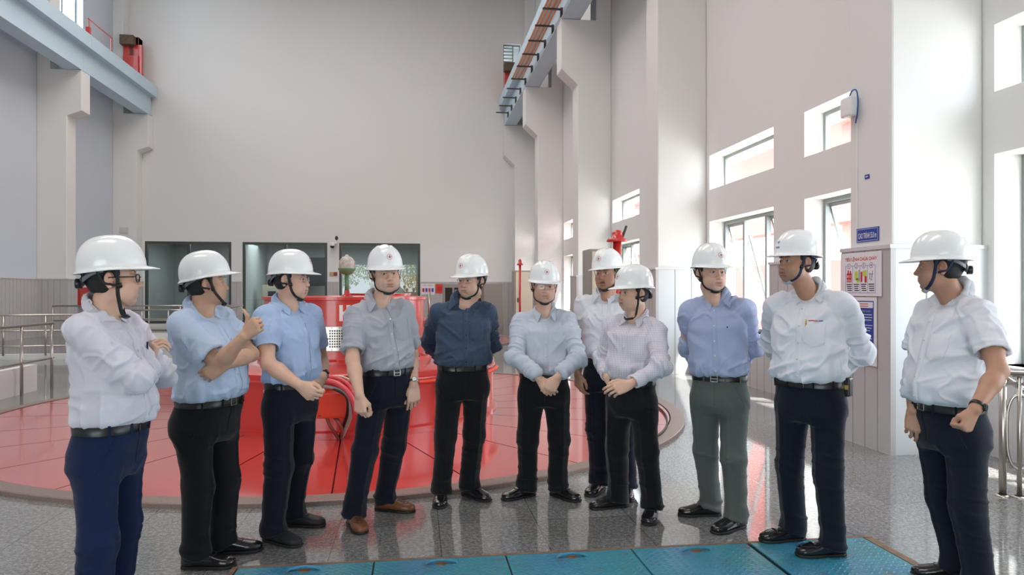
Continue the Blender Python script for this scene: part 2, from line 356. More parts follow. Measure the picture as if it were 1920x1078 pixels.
# ------------------------------------------------------------------ windows of the right wall
def bar_frame(b, fn, u0, u1, z0, z1, w, d0, d1):
    for a, c, e, g in ((u0, u0 + w, z0, z1), (u1 - w, u1, z0, z1), (u0 + w, u1 - w, z0, z0 + w), (u0 + w, u1 - w, z1 - w, z1)):
        p = [fn(x, z, d) for d in (d0, d1) for x, z in ((a, e), (c, e), (c, g), (a, g))]
        b.add(p, [(0, 3, 2, 1), (4, 5, 6, 7), (0, 1, 5, 4), (1, 2, 6, 5), (2, 3, 7, 6), (3, 0, 4, 7)])
wid = 0
for (y0, y1, z0, z1) in WIN:
    if y1 < 0.3: continue
    wid += 1; fn = lambda u, z, d: (XR + d, u, z)
    big = z1 < 3
    root = struct(empty('window_%d' % wid, (XR + .3, (y0 + y1) / 2, z0)))
    b = MB(); bar_frame(b, fn, y0, y1, z0, z1, 0.055, 0.27, 0.34)
    if big:
        for f in (1 / 3, 2 / 3):
            yy = y0 + (y1 - y0) * f; b.box((XR + .27, yy - .03, z0 + .05), (XR + .34, yy + .03, z1 - .05))
    b.build('window_frame', M['frame'], root)
    if not big: MB().add([(XR + .30, y0 + .05, z0 + .05), (XR + .30, y0 + .05, z1 - .05), (XR + .30, y1 - .05, z1 - .05), (XR + .30, y1 - .05, z0 + .05)], [(0, 1, 2, 3)]).build('window_pane', M['glass'], root)
    if big:
        w3 = (y1 - y0) / 3
        for k in range(3):
            u0, u1 = y0 + w3 * k + .035, y0 + w3 * (k + 1) - .035
            ang = radians(16) if k != 1 else 0.0                     # the outer lights stand open, hung from the top
            def tilt(u, z, d, ang=ang, zt=z1 - .06): 
                h = zt - z; return (XR + .32 + d * cos(ang) + h * sin(ang), u, zt - h * cos(ang) + d * sin(ang))
            if k != 1:
                s = MB(); bar_frame(s, tilt, u0, u1, z0 + .06, z1 - .06, 0.045, 0.0, 0.04); s.build('window_sash', M['frame'], root)
            MB().add([tilt(u0 + .02, z0 + .09, .02), tilt(u1 - .02, z0 + .09, .02), tilt(u1 - .02, z1 - .09, .02), tilt(u0 + .02, z1 - .09, .02)], [(0, 1, 2, 3)]).build('window_pane', M['glass'], root)
# high window in the left wall
root = struct(empty('window_30', (XL - .2, 26.6, 10.3)))
b = MB(); bar_frame(b, lambda u, z, d: (XL - d, u, z), 25.4, 27.83, 10.3, 13.2, .08, .24, .32); b.box((XL - .32, 26.75, 10.38), (XL - .24, 26.85, 13.12)); b.build('window_frame', M['frame'], root)
MB().add([(XL - .28, 25.45, 10.35), (XL - .28, 27.8, 10.35), (XL - .28, 27.8, 13.15), (XL - .28, 25.45, 13.15)], [(0, 1, 2, 3)]).build('window_pane', M['glass'], root)
# small high window in the back wall
root = struct(empty('window_31', (4.1, YB + .2, 11.07)))
b = MB(); bar_frame(b, lambda u, z, d: (u, YB + d, z), 3.78, 4.55, 11.07, 12.28, .05, .2, .27); b.box((4.2, YB + .2, 11.1), (4.25, YB + .27, 12.25)); b.build('window_frame', M['frame'], root)
for k in range(7):
    MB().obox((4.0, YB + .24, 11.25 + k * .15), (1, 0, 0), (0, 1, -.7), (0, .7, 1), .2, .05, .004).build('louvre_blade', M['frame'], root)

# ------------------------------------------------------------------ control room behind the back wall
for k, (a, c) in enumerate(BW):
    root = struct(empty('window_%d' % (40 + k), ((a + c) / 2, YB + .1, .12)))
    b = MB(); bar_frame(b, lambda u, z, d: (u, YB + d, z), a, c, .12, 3.5, .10, 0.0, .12)
    m = a + (c - a) * .5; b.box((m - .06, YB + .02, .2), (m + .06, YB + .12, 3.42)); b.build('window_frame', M['frame_dark'], root)
    MB().add([(a + .08, YB + .06, .2), (c - .08, YB + .06, .2), (c - .08, YB + .06, 3.42), (a + .08, YB + .06, 3.42)], [(0, 1, 2, 3)]).build('window_pane', M['glass_room'], root)
b = MB(); b.box((-11.6, YB + 5.6, 0), (1.4, YB + 5.8, 3.8)); b.box((-11.8, YB + .3, 0), (-11.6, YB + 5.8, 3.8)); b.box((1.2, YB + .3, 0), (1.4, YB + 5.8, 3.8)); b.box((-7.45, YB + .4, 0), (-7.3, YB + 5.6, 3.8))
struct(b.build('wall_control_room', M['room_wall']))
struct(MB().box((-11.8, YB + .3, 3.7), (1.4, YB + 5.8, 3.85)).build('ceiling_control_room', M['room_wall']))
M['lamp'] = mat('fluorescent_tube', (1, 1, 1), 0.5, emit=((1, 1, 1), 9.0))
for i, (x, w) in enumerate(((-8.9, .55), (-5.5, .42), (-4.45, .36), (-1.15, .6))):
    r = empty('strip_light', (x, YB + 2.0, 3.62), label='glowing ceiling tube light seen through the %s' % ('first dark-framed back window', 'second back window, left of the pair', 'second back window, right of the pair', 'third back window, above the helmet')[i], cat='light', group='control room strip lights')
    MB().box((x - w, YB + 1.95, 3.60), (x + w, YB + 2.05, 3.64)).build('tube', M['lamp'], r); MB().box((x - w - .04, YB + 1.9, 3.64), (x + w + .04, YB + 2.1, 3.70)).build('housing', M['white'], r)
cabs = [(-9.6, 1.0, 2.05, 'cream'), (-6.9, .85, 1.75, 'cream'), (-5.9, .9, 1.75, 'grey_cab'), (-0.6, 1.1, 2.2, 'wood2')]
M['wood2'] = mat('pale_plywood', (0.50, 0.36, 0.22), 0.6)
for i, (x, w, h, mt) in enumerate(cabs):
    y = YB + 2.6
    r = empty('control_cabinet', (x + w / 2, y, 0), label=('pale metal cabinet behind the first dark-framed window', 'cream panel cabinet with gauge behind the second dark-framed window', 'grey panel cabinet beside the cream one behind the second dark-framed window', 'tan wooden cupboard behind the right end of the third dark-framed window')[i], cat='cabinet', group='control room cabinets')
    MB().box((x, y, 0), (x + w, y + .6, h)).build('body', M[mt], r); MB().box((x + .06, y - .02, .15), (x + w - .06, y, h - .1)).build('door', M[mt], r)
    MB().box((x + .25, y - .035, h - .7), (x + w - .25, y - .02, h - .3)).build('gauge_panel', M['black'] if i < 3 else M['wood2'], r)
r = empty('mimic_board', (-5.9, YB + 4.9, 1.7), label='large dark display board hanging in the control room behind the second window', cat='display')
MB().box((-6.8, YB + 4.85, 1.7), (-4.3, YB + 4.95, 3.1)).build('screen', M['black'], r)
r = empty('office_desk', (-9.2, YB + 1.5, 0), label='low grey desk in the control room behind the first dark-framed window', cat='desk')
MB().box((-10.4, YB + 1.2, .72), (-8.2, YB + 1.8, .76)).build('top', M['grey_cab'], r); MB().box((-10.3, YB + 1.25, 0), (-9.9, YB + 1.75, .72)).build('pedestal', M['grey_cab'], r); MB().box((-8.7, YB + 1.25, 0), (-8.3, YB + 1.75, .72)).build('pedestal', M['grey_cab'], r)
area_light('control_room_fill', (-5, YB + 2.6, 3.55), (0, 0, -1), 10, 2, 260, (0.90, 1, 1))  # unseen area light added beside the strip lights to brighten the room

# ------------------------------------------------------------------ crane runway
def crane_beam(side):
    m = (lambda x: x) if side > 0 else (lambda x: -6.9 - x)
    y0 = -4.0; y1 = 30.85
    lab = 'pale blue crane runway beam on the %s' % ('right wall corbels, carrying the orange conductor bars' if side > 0 else 'left wall corbels, under the short red railing')
    r = empty('crane_beam', (m(4.1), y1, 8.57), label=lab, cat='beam', group='crane runway beams')
    cuts = [y0, 5.9 + .3, 12.4, 18.6, 24.88, y1]
    def bx(b, xa, xb, z0, z1, g=0.004):
        lo, hi = sorted((m(xa), m(xb)))
        for a, c in zip(cuts[:-1], cuts[1:]): b.box((lo, a + g, z0), (hi, c - g, z1))
    b = MB(); bx(b, 3.82, 4.2, 8.6, 9.36); b.build('web', M['beam'], r)
    b = MB(); bx(b, 3.76, 4.28, 8.575, 8.61); b.build('bottom_flange', M['beam'], r)
    b = MB(); bx(b, 3.57, 4.5, 9.34, 9.78); b.build('top_girder', M['beam'], r)
    b = MB(); lo, hi = sorted((m(4.02), m(4.1))); b.box((lo, y0, 9.78), (hi, 29.8, 9.9)); b.build('rail', M['dark'], r)
    return r
crane_beam(1); crane_beam(-1)
r = empty('conductor_rail', (3.5, 24.6, 8.87), label='four orange conductor bars on dark brackets along the right crane beam', cat='conductor rail')
for i, d in enumerate((29.7, 28.6, 27.4, 26.2, 25.0, 23.6, 22.4, 21.2, 20.0, 18.8, 17.6, 16.4, 15.2)):
    y = (d - 3.82 * sin(YAW)) / cos(YAW)
    b = MB().box((3.29, y - .025, 8.84), (3.82, y + .025, 8.88)); b.box((3.76, y - .04, 8.66), (3.82, y + .04, 8.90)); b.build('bracket', M['dark'], r)
for x in (3.35, 3.45, 3.56, 3.67):
    MB().tube([(x, 24.9, 8.91), (x, 6.0, 8.91)], 0.026, 8).build('conductor_bar', M['copper'], r)
def buffer(x0, x1, y0, zt, lab):
    r = empty('crane_end_stop', ((x0 + x1) / 2, y0 + .2, 9.78), label=lab, cat='crane stop', group='crane end stops')
    b = MB(); w = x1 - x0
    b.box((x0, y0, 9.78), (x1, y0 + .5, zt - .75)); b.box((x0, y0 + .08, zt - .75), (x0 + w * .36, y0 + .5, zt)); b.box((x1 - w * .36, y0 + .08, zt - .75), (x1, y0 + .5, zt)); b.box((x0, y0 + .08, zt - .32), (x1, y0 + .5, zt))
    mod_bevel(b.build('post', M['red'], r), .015)
    MB().box((x0 - .04, y0 - .22, zt - .38), (x1 - .1, y0 + .08, zt - .02)).build('timber_block', M['wood'], r)
    MB().box((x1 - .12, y0 + .1, 9.78), (x1 + .1, y0 + .3, zt - .3)).build('stay', M['red'], r)
buffer(-11.55, -10.98, 30.2, 11.6, 'red crane end stop with timber block above the left beam')
buffer(3.74, 4.35, 30.15, 11.15, 'red crane end stop with timber block above the right beam')
r = empty('beam_railing', (-10.6, 26, 9.78), label='short thin red railing on top of the left crane beam', cat='railing')
pa, pb = np.array([-10.58, 24.9, 9.78]), np.array([-10.58, 26.75, 9.78])
MB().tube([pa + UP * .55, pb + UP * .55], .02, 8).build('top_rail', M['red'], r)
for p in (pa + FW * .06, pb - FW * .06): MB().tube([p, p + UP * .55], .02, 8).build('post', M['red'], r)
MB().box((-10.64, 24.86, 9.82), (-10.52, 24.98, 10.05)).build('bracket', M['red'], r)

# ------------------------------------------------------------------ generator in its pit
def generator(cx, cy, lab, detail=True):
    GX, GY = cx, cy
    r = empty('pit_cover', (GX, GY, 0), label=lab[0], cat='floor cover', group='red generator pit covers')
    R = 3.9; n = 24
    for k in range(n):
        a0 = 2 * pi * k / n + .07; a1 = 2 * pi * (k + 1) / n + .07; pl = []
        g = .006
        for j in range(9):
            a = a0 + (a1 - a0) * j / 8; pl.append((GX + R * cos(a), GY + R * sin(a)))
        for j in range(8, -1, -1):
            a = a0 + (a1 - a0) * j / 8; pl.append((GX + 1.78 * cos(a), GY + 1.78 * sin(a)))
        c = np.mean(pl, axis=0); mid = (a0 + a1) / 2; tg = np.array([-sin(mid), cos(mid)])
        pl = [np.array(p) - tg * np.sign(np.dot(np.array(p) - (GX, GY), tg)) * min(g, abs(np.dot(np.array(p) - (GX, GY), tg))) for p in pl]
        o = MB().prism(pl, 0.004, 0.03).build('cover_plate', [M['red_deck'], M['red_dark']], r); o.data.polygons.foreach_set('material_index', [0 if i == 1 else 1 for i in range(len(o.data.polygons))])
    MB().lathe([(1.7, .004), (R + .012, .004), (R + .012, .012), (1.7, .012)], (GX, GY, 0), 96).build('seam_bed', M['red_dark'], r)
    c = MB().lathe([(R + .015, 0.0), (R + .015, .036), (R + .16, .036), (R + .17, .03), (R + .17, 0)], (GX, GY, 0), 128); struct(c.build('trim_pit_curb', M['curb'], smooth=False))
    g = empty('generator', (GX, GY, .03), label=lab[1], cat='generator', group='red hydro generators')
    o = MB().lathe([(1.86, .03), (1.86, .06), (1.815, .075), (1.815, .545), (1.83, .55), (1.83, .62), (1.80, .632), (1.2, .636), (.9, .637), (.0, .637)], (GX, GY, 0), 96).build('lower_housing', M['red'], g, True)
    o2 = MB().lathe([(1.03, .637), (1.03, .675), (.97, .69), (.955, .70), (.955, 1.345), (.985, 1.352), (.985, 1.385), (.93, 1.39), (.90, 1.365), (.0, 1.37)], (GX, GY, 0), 96).build('upper_housing', M['red'], g, True)
    for q in (o, o2): 
        e = q.modifiers.new('e', 'EDGE_SPLIT'); e.split_angle = radians(28)
    for k in range(40):
        a = 2 * pi * k / 40; MB().lathe([(0.0, .692), (.016, .692), (.016, .675)], (GX + 1.005 * cos(a), GY + 1.005 * sin(a), 0), 6).build('flange_bolt', M['red'], g)
    b = MB().lathe([(1.80, .545), (1.82, .56), (1.83, .575), (1.84, .56), (1.84, .545)], (GX, GY, 0), 96); b.build('rim_band', M['red'], g, True)
    return g
GX, GY = -0.857, 9.02
gen = generator(GX, GY, ('large red round floor cover of radial plates behind the men', 'red stepped round generator housing lettered H, in the middle of the hall'))
generator(-1.1, 21.4, ('red round floor cover far down the hall, behind the first generator', 'second red generator housing, far behind the first one'))
def on_drum(a_deg, R, z):                     # angle measured from the direction towards the camera, + to image right
    to = nrm(np.array([0, 0, 0]) - np.array([GX, GY, 0])); rg = np.array([-to[1], to[0], 0.0]); a = radians(a_deg)
    n = to * cos(a) + rg * sin(a); return np.array([GX, GY, 0]) + n * R + UP * z, n, np.cross(UP, n)
# pipe around the lower housing with couplings
pts = [on_drum(a, 1.87, .47 + .0 * a)[0] for a in range(-75, -30, 3)]
b = MB().tube(pts, .022, 8); b.build('ring_pipe', M['hose_red'], gen, True)
for a in (-62, -52, -44):
    p, n, t = on_drum(a, 1.87, .47); MB().tube([p - t * .05, p + t * .05], .036, 10).build('pipe_coupling', M['dark'], gen, True)
pts = [on_drum(a, 1.86, .52)[0] for a in range(14, 80, 3)]
MB().tube(pts, .024, 8).build('ring_pipe', M['orange_red'], gen, True)
for k, a in enumerate((33, 55)):
    p, n, t = on_drum(a, 1.87, .46); MB().obox(p, t, n, UP, .05, .03, .11).build('clamp', M['red'], gen)
# white square with the letter H, and the vent plate beside it
def drum_patch(a0, a1, z0, z1, R, th):
    v = []; n = 8
    for i in range(n + 1):
        a = a0 + (a1 - a0) * i / n
        for rr in (R, R + th):
            for z in (z0, z1): v.append(on_drum(a, rr, z)[0])
    f = []
    for i in range(n):
        q = i * 4; f += [(q + 2, q + 6, q + 7, q + 3), (q, q + 1, q + 5, q + 4), (q + 1, q + 3, q + 7, q + 5), (q, q + 4, q + 6, q + 2)]
    f += [(0, 2, 3, 1), (n * 4, n * 4 + 1, n * 4 + 3, n * 4 + 2)]
    b = MB().add(v, f); return b
ZH = 1.26
drum_patch(-6.0, 15, 1.095, 1.315, .956, .003).build('letter_field', M['orange_red'], gen)
for a0, a1, z0, z1 in ((-4.3, -2.0, 1.12, 1.297), (0.3, 2.6, 1.12, 1.297), (-2.1, 0.4, 1.188, 1.228)):
    drum_patch(a0, a1, z0, z1, .959, .003).build('letter_h', M['white_ink'], gen)
vp = drum_patch(-15.0, 4.0, .79, 1.06, .957, .012).build('vent_plate', M['steel'], gen); mod_bevel(vp, .003, 1)
for i in range(9):
    for j in range(7):
        a0 = -10.6 + i * 1.5; z0 = .83 + j * .029
        if i < 9: drum_patch(a0, a0 + .95, z0, z0 + .019, .9695, .0012).build('vent_slot', M['black'], vp)
for a in (-14, -9, -4, 1):
    for z in (.805, 1.045):
        p, n, t = on_drum(a, .97, z); MB().tube([p, p + n * .006], .006, 8).build('plate_screw', M['dark'], vp)
p, n, t = on_drum(-15.6, .985, .925); MB().tube([p - t * .035, p + t * .075], .009, 8).build('latch', M['dark'], vp); MB().tube([p - t * .04 - UP * .02, p - t * .04 + UP * .02], .014, 8).build('latch', M['dark'], vp)
# cable box on the lower housing, cables over and under it
bc = at(625, 758, 6.82); to = nrm(np.array([0, 0, 0.0]) - np.array([GX, GY, 0])); rg = np.array([-to[1], to[0], 0])
cb = empty('cable_box', bc - UP * .12, label='orange red cable box with hoses on the front of the generator housing', cat='junction box')
mod_bevel(MB().obox(bc, rg, to, UP, .15, .11, .115).build('box', M['orange_red'], cb), .006)
mod_bevel(MB().obox(bc + to * .112, rg, to, UP, .135, .004, .10).build('cover', M['orange_red'], cb), .003)
for dx in (-.12, .12):
    for dz in (-.085, .085): p = bc + rg * dx + UP * dz + to * .114; MB().tube([p, p + to * .006], .007, 6).build('screw', M['dark'], cb)
def hose(name, pxs, rad, mt):
    MB().tube(spline([at(*p) for p in pxs], 8), rad, 8).build(name, mt, cb, True)
hose('hose', [(598, 712, 6.95), (625, 716, 6.75), (648, 730, 6.66), (662, 752, 6.66), (668, 775, 6.7)], .024, M['hose_pink'])
hose('hose', [(600, 707, 6.98), (630, 708, 6.8), (652, 720, 6.7), (664, 742, 6.7)], .017, M['hose_pink'])
hose('hose', [(596, 724, 6.92), (622, 727, 6.75), (645, 735, 6.67), (655, 752, 6.67), (657, 780, 6.7), (648, 805, 6.78), (640, 822, 6.86)], .017, M['hose_grey'])
hose('hose', [(604, 722, 6.92), (630, 731, 6.7), (650, 745, 6.66), (651, 775, 6.7), (643, 800, 6.78), (637, 822, 6.88)], .014, M['black'])
hose('hose', [(612, 781, 6.78), (620, 800, 6.76), (630, 815, 6.82), (638, 828, 6.9)], .017, M['hose_red'])
hose('hose', [(626, 781, 6.78), (637, 795, 6.74), (642, 810, 6.8), (640, 828, 6.9)], .019, M['hose_red'])
hose('hose', [(655, 712, 6.9), (640, 706, 6.95), (622, 706, 7.0)], .012, M['cream'])
cr = MB().tube([at(636, 828, 6.9), at(612, 925, 5.2)], .012, 8); cr.build('conduit', M['red_deck'], gen, True)
# black name plate on the lower housing
p, n, t = on_drum(-22.0, 1.822, .30)
npl = empty('name_plate', p, label='black name plate with white letters on the lower generator housing', cat='plate')
MB().obox(p, t, n, UP, .11, .004, .17).build('plate', M['black'], npl); MB().obox(p - n * .003, t, n, UP, .118, .003, .178).build('rim', M['white_ink'], npl)
text_mesh('lettering', 'S', M['white_ink'], p + n * .006 - t * .06 - UP * .09, t, UP, .06, parent=npl)
# warning lantern on top
lc = np.array([GX + .02, GY - .1, 1.37])
ln = empty('warning_lantern', lc, label='rust-streaked white dome lantern on a green post above the generator', cat='lantern')
b = MB(); b.lathe([(.10, 0), (.075, .02), (.035, .045), (.03, .09), (0, .09)], lc, 24); b.build('base', M['red'], ln, True)
MB().tube([lc + UP * .08, lc + UP * .30], .026, 12).build('post', M['green_paint'], ln, True)
MB().lathe([(.03, .28), (.07, .30), (.105, .345), (.108, .36), (.06, .362), (0, .362)], lc, 24).build('pan', M['green_paint'], ln, True)
MB().lathe([(.085, .36), (.09, .38), (.088, .44), (.075, .475), (.045, .50), (.02, .51), (.018, .525), (0, .528)], lc, 24).build('dome', M['siren'], ln, True)
for k in range(6):
    a = 2 * pi * k / 6; MB().tube([lc + np.array([.093 * cos(a), .093 * sin(a), .36]), lc + np.array([.092 * cos(a), .092 * sin(a), .44]), lc + np.array([.05 * cos(a), .05 * sin(a), .503])], .004, 6).build('guard_rod', M['siren'], ln)
p = at(805, 700, 9.0); p[2] = .637
sp = empty('sensor_post', p, label='thin silver post standing at the right edge of the generator housing', cat='post')
MB().tube([p, p + UP * .8], .018, 10).build('rod', M['steel'], sp, True); MB().tube([p, p + UP * .03], .035, 10).build('foot', M['red'], sp)
for k in range(2): MB().box((p[0] - .05, p[1] - .03, .78 + k * .22), (p[0] - .015, p[1] + .03, .86 + k * .22)).build('bracket', M['dark'], sp)

# ------------------------------------------------------------------ floor hatch of teal checker plates
hx = [-0.92, -0.22, 0.484, 1.19, 1.888, 2.59]; hy0, hy1 = 1.5, 3.865
wh = ['first teal hatch plate from the left, at the bottom edge below the brown shoes', 'second teal hatch plate from the left, below the man in dark blue', 'third teal hatch plate, below the man with the pale blue-grey shirt', 'fourth teal hatch plate, right of the middle, beside the dark gap', 'rightmost teal hatch plate, with two black loafers standing on it']
for i in range(5):
    a, c = hx[i], hx[i + 1]; g0 = .004; g1 = .004 if i != 3 else .022
    r = empty('hatch_plate', ((a + c) / 2, 3.0, 0), label=wh[i], cat='hatch plate', group='teal floor hatch plates')
    mod_bevel(MB().box((a + g0, hy0, 0.001), (c - g1, hy1, .012)).build('plate', M['plate'], r), .002, 1)
    m = (a + c) / 2 + (.0 if i < 4 else -.02); y = hy1 - .075
    pts = spline([(m - .085, y, .008), (m - .07, y, .022), (m, y + .004, .03), (m + .07, y, .022), (m + .085, y, .008)], 5)
    MB().tube(pts, .009, 8).build('handle', M['plate'], r, True)
    MB().lathe([(0, .0128), (.03, .0128), (.03, .012)], (m, y, 0), 16).build('hand_hole', M['rust'], r)
b = MB(); b.box((hx[0] - .03, hy1 + .004, 0), (hx[-1] + .06, hy1 + .028, .011)); b.box((hx[-1] + .006, hy0, 0), (hx[-1] + .055, hy1 + .004, .009)); b.box((hx[0] - .03, hy0, 0), (hx[0] - .004, hy1 + .004, .011))
struct(b.build('trim_hatch_frame', M['rust']))
struct(MB().box((hx[0], hy0, 0.0003), (hx[-1], hy1, .0009)).build('trim_hatch_pit', M['black']))

# ------------------------------------------------------------------ stair well with stainless railings (left)
def railing(name, pts, label, posts, h=0.97, mids=(0.45,), z0=0.0, rad=.022, mt=None):
    pts = [np.array(p, float) for p in pts]
    r = empty(name, pts[0], label=label, cat='railing', group='stainless railings round the stairwell')
    for z in (h,): MB().tube([p + UP * z for p in pts], rad, 10).build('top_rail', M['steel'], r, True)
    for z in mids: MB().tube([p + UP * z for p in pts], rad * .75, 8).build('mid_rail', M['steel'], r, True)
    for t in posts:
        k = min(int(t), len(pts) - 2); p = pts[k] + (pts[k + 1] - pts[k]) * (t - k)
        MB().tube([p + UP * z0, p + UP * h], rad * .95, 10).build('post', M['steel'], r, True)
    return r
railing('stair_railing', [(-5.42, 7.0, 0), (-5.42, 11.6, 0)], 'near stainless railing slanting behind the leftmost man', [0.1, .35, .58, .81, .99])
railing('stair_railing', [(-11.0, 16.2, 0), (-6.9, 16.2, 0)], 'frontal stainless railing on the white kerb left of the leftmost man', [.0, .2, .4, .6, .8, 1], .95, (.62, .3), .1)
railing('stair_railing', [(-7.4, 18.9, .4), (-4.9, 18.9, .4)], 'stainless railing on the white kerb between the two leftmost men', [0, .25, .5, .75, 1], .58, (.36, .04), 0)
railing('stair_railing', [(-11.0, 23.5, 0), (-5.45, 23.5, 0)], 'farthest stainless railing in front of the control room windows', [k / 6 for k in range(7)], 1.0, (.55,))
railing('stair_railing', [(-5.0, 19.1, 0), (-5.4, 23.4, 0)], 'stainless railing running away beside the raised thumb', [.25, .5, .75], 1.0, (.55,))
b = MB(); b.box((-5.62, 7.0, 0), (-5.5, 11.3, .38)); struct(b.build('trim_stair_kerb', M['paint']))
b = MB(); b.box((-7.5, 18.84, 0), (-4.8, 18.96, .41)); struct(b.build('trim_stair_kerb', M['paint']))
b = MB(); b.box((-11.0, 16.3, 0), (-6.9, 16.42, .12)); struct(b.build('trim_stair_kerb', M['paint']))

# ------------------------------------------------------------------ railing beside the rightmost man
def pt(px, py, d): return at(px, py, d)
q0 = floor_at(1880, 930); 
r = empty('loop_railing', q0, label='stainless railing with an oval loop at the right edge beside the last man', cat='railing')
ax = nrm(floor_at(1900, 944) - q0); ax = c2w((0.93, -0.36, 0)); 
for k, s in enumerate((0.0, .10, .62, .72, 1.2)):
    p = q0 + ax * s; MB().tube([p, p + UP * .87], .024 if k % 2 == 0 else .016, 12).build('post', M['steel'], r, True)
    MB().lathe([(.05, 0), (.05, .008), (.03, .012)], p, 16).build('foot_flange', M['steel'], r, True)
for z in (.87, .80):
    MB().tube([q0 - ax * .02 + UP * z, q0 + ax * 1.5 + UP * z], .024 if z > .85 else .014, 12).build('top_rail', M['steel'], r, True)
oc = q0 + ax * .10 + UP * .46
pts = []
for k in range(41):
    a = 2 * pi * k / 40; x = .075 * (abs(cos(a)) ** .8) * np.sign(cos(a)); z = .20 * sin(a) + .06 * np.sign(sin(a)) * min(1, abs(sin(a)) * 4); pts.append(oc + ax * x + UP * z)
MB().tube(pts, .012, 8, cap=False).build('oval_loop', M['steel'], r, True)
oc2 = q0 + ax * .28 + UP * .40; MB().tube([p - oc + oc2 for p in pts], .012, 8, cap=False).build('oval_loop', M['steel'], r, True)
MB().tube([q0 + UP * .95 + FW * .3, q0 + ax * .5 + UP * .55 + FW * .2], .02, 10).build('stair_rail', M['steel'], r, True)

# ------------------------------------------------------------------ cabinets, posts and boxes in the far part of the hall
xs = [.98, 1.72, 2.46, 3.22]
nm = ['grey steel cabinet at the left end of the far row, beside the red notice', 'grey steel cabinet with glazed doors in the middle of the far row', 'plain grey steel cabinet at the right end of the far row']
for i in range(3):
    x0, x1 = xs[i], xs[i + 1] - .01; y = 26.3
    r = empty('steel_cabinet', ((x0 + x1) / 2, y + .3, 0), label=nm[i], cat='cabinet', group='grey cabinets at the far end')
    mod_bevel(MB().box((x0, y, 0), (x1, y + .6, 1.72)).build('body', M['grey_cab'], r), .01)
    d = MB().box((x0 + .03, y - .02, .12), (x1 - .03, y, 1.67)).build('door', M['grey_cab'], r)
    if i < 2:
        for k in range(2):
            xa = x0 + .08 + k * .33; MB().box((xa, y - .03, .95), (xa + .26, y - .02, 1.58)).build('door_window', M['glass_room'] if False else M['black'], r)
        MB().box((x0 + .44, y - .034, 1.2), (x0 + .64, y - .03, 1.5)).build('paper_sheet', M['poster'], r)
    MB().box((x0 + .34, y - .045, .82), (x0 + .38, y - .02, .95)).build('handle', M['black'], r)
def tall_cab(x0, x1, y, h, lab, plate):
    r = empty('switch_cabinet', ((x0 + x1) / 2, y + .3, 0), label=lab, cat='cabinet', group='cream switch cabinets')
    mod_bevel(MB().box((x0, y, 0), (x1, y + .62, h)).build('body', M['grey_cab'], r), .01)
    MB().box((x0 + .05, y - .025, .1), (x1 - .03, y, h - .05)).build('door', M['cream'], r)
    MB().box((x1 - .34, y - .035, h - .30), (x1 - .12, y - .025, h - .17)).build('plate', M['black'], r) if plate else None
    MB().box((x0 + .1, y - .05, h * .5), (x0 + .14, y - .025, h * .5 + .15)).build('handle', M['black'], r)
tall_cab(3.28, 3.93, 24.75 - .9, 2.15, 'cream switch cabinet behind the red pole, left of the man in pale blue-grey', False)
tall_cab(3.45, 4.12, 14.0, 2.3, 'tall cream switch cabinet with a black plate behind the two white helmets', True)
def red_pole(px, py, d, h, rad, lab):
    p = at(px, py, d); p[2] = 0
    r = empty('capped_post' if rad > .04 else 'marker_pole', p, label=lab, cat='pole', group='red poles')  # the thick one is a capped red column standing on the floor
    MB().tube([p, p + UP * h], rad, 14).build('pole', M['red'], r, True)
    MB().lathe([(rad, 0), (rad * 2.4, 0.0), (rad * 2.6, .015), (rad * 2.2, .05), (rad * 1.4, .06), (rad * 1.3, .13), (rad * .9, .17), (0, .18)], p + UP * (h - .02), 16).build('cap', M['red'], r, True)
    MB().lathe([(rad * 3, 0.03), (rad * 3, .05), (rad, .06)], p, 16).build('foot', M['red'], r, True)
    return r, p
red_pole(975, 520, 20.6, 2.22, .035, 'slim red pole in front of the cream cabinet at the far right')
r, p = red_pole(1157, 520, 10.6, 2.20, .062, 'thick red capped post rising behind the speaking man with a white helmet')
MB().tube(spline([p + UP * 2.25 + RT * .08, p + UP * 2.36 + RT * .12, p + UP * 2.42 + RT * .14], 4), .02, 8).build('valve_lever', M['dark'], r, True)
r = empty('fire_box', (-11.9, 27.4, 1.0), label='red fire hose box on the left wall behind the leftmost man', cat='box')
mod_bevel(MB().box((-12.0, 27.0, .95), (-11.72, 27.75, 1.6)).build('case', M['red'], r), .01); MB().box((-11.72, 27.15, 1.1), (-11.71, 27.6, 1.35)).build('notice', M['yellow_ink'], r)
r = empty('wall_notice', (.5, YB - .06, 1.2), label='white notice sheet with pink print on the back wall panelling', cat='notice')
MB().box((.22, YB - .065, 1.3), (.80, YB - .055, 1.78)).build('sheet', M['poster'], r)
for i in range(4): MB().box((.27 + i * .13, YB - .069, 1.42), (.36 + i * .13, YB - .065, 1.58)).build('print', M['red_ink'] if i % 2 == 0 else M['blue_ink'], r)
text_mesh('lettering', 'TIÊU LỆNH', M['red_ink'], (.51, YB - .067, 1.70), (1, 0, 0), (0, 0, 1), .07, .45, r)
r = empty('wall_notice', (1.05, YB - .06, 1.2), label='red notice sheet beside the white one on the back wall panelling', cat='notice')
MB().box((.84, YB - .065, 1.36), (1.2, YB - .055, 1.76)).build('sheet', M['orange_red'], r); MB().box((.92, YB - .069, 1.45), (1.12, YB - .065, 1.65)).build('print', M['red_ink'], r)
r = empty('exit_sign', (-3.45, YB - .03, 2.1), label='small amber and red sign between the second and third back windows', cat='sign')
MB().box((-3.62, YB - .04, 2.1), (-3.46, YB, 2.26)).build('amber_half', mat('amber', (.55, .35, .12), .5), r); MB().box((-3.45, YB - .04, 2.1), (-3.30, YB, 2.26)).build('red_half', mat('maroon', (.28, .05, .04), .5), r)
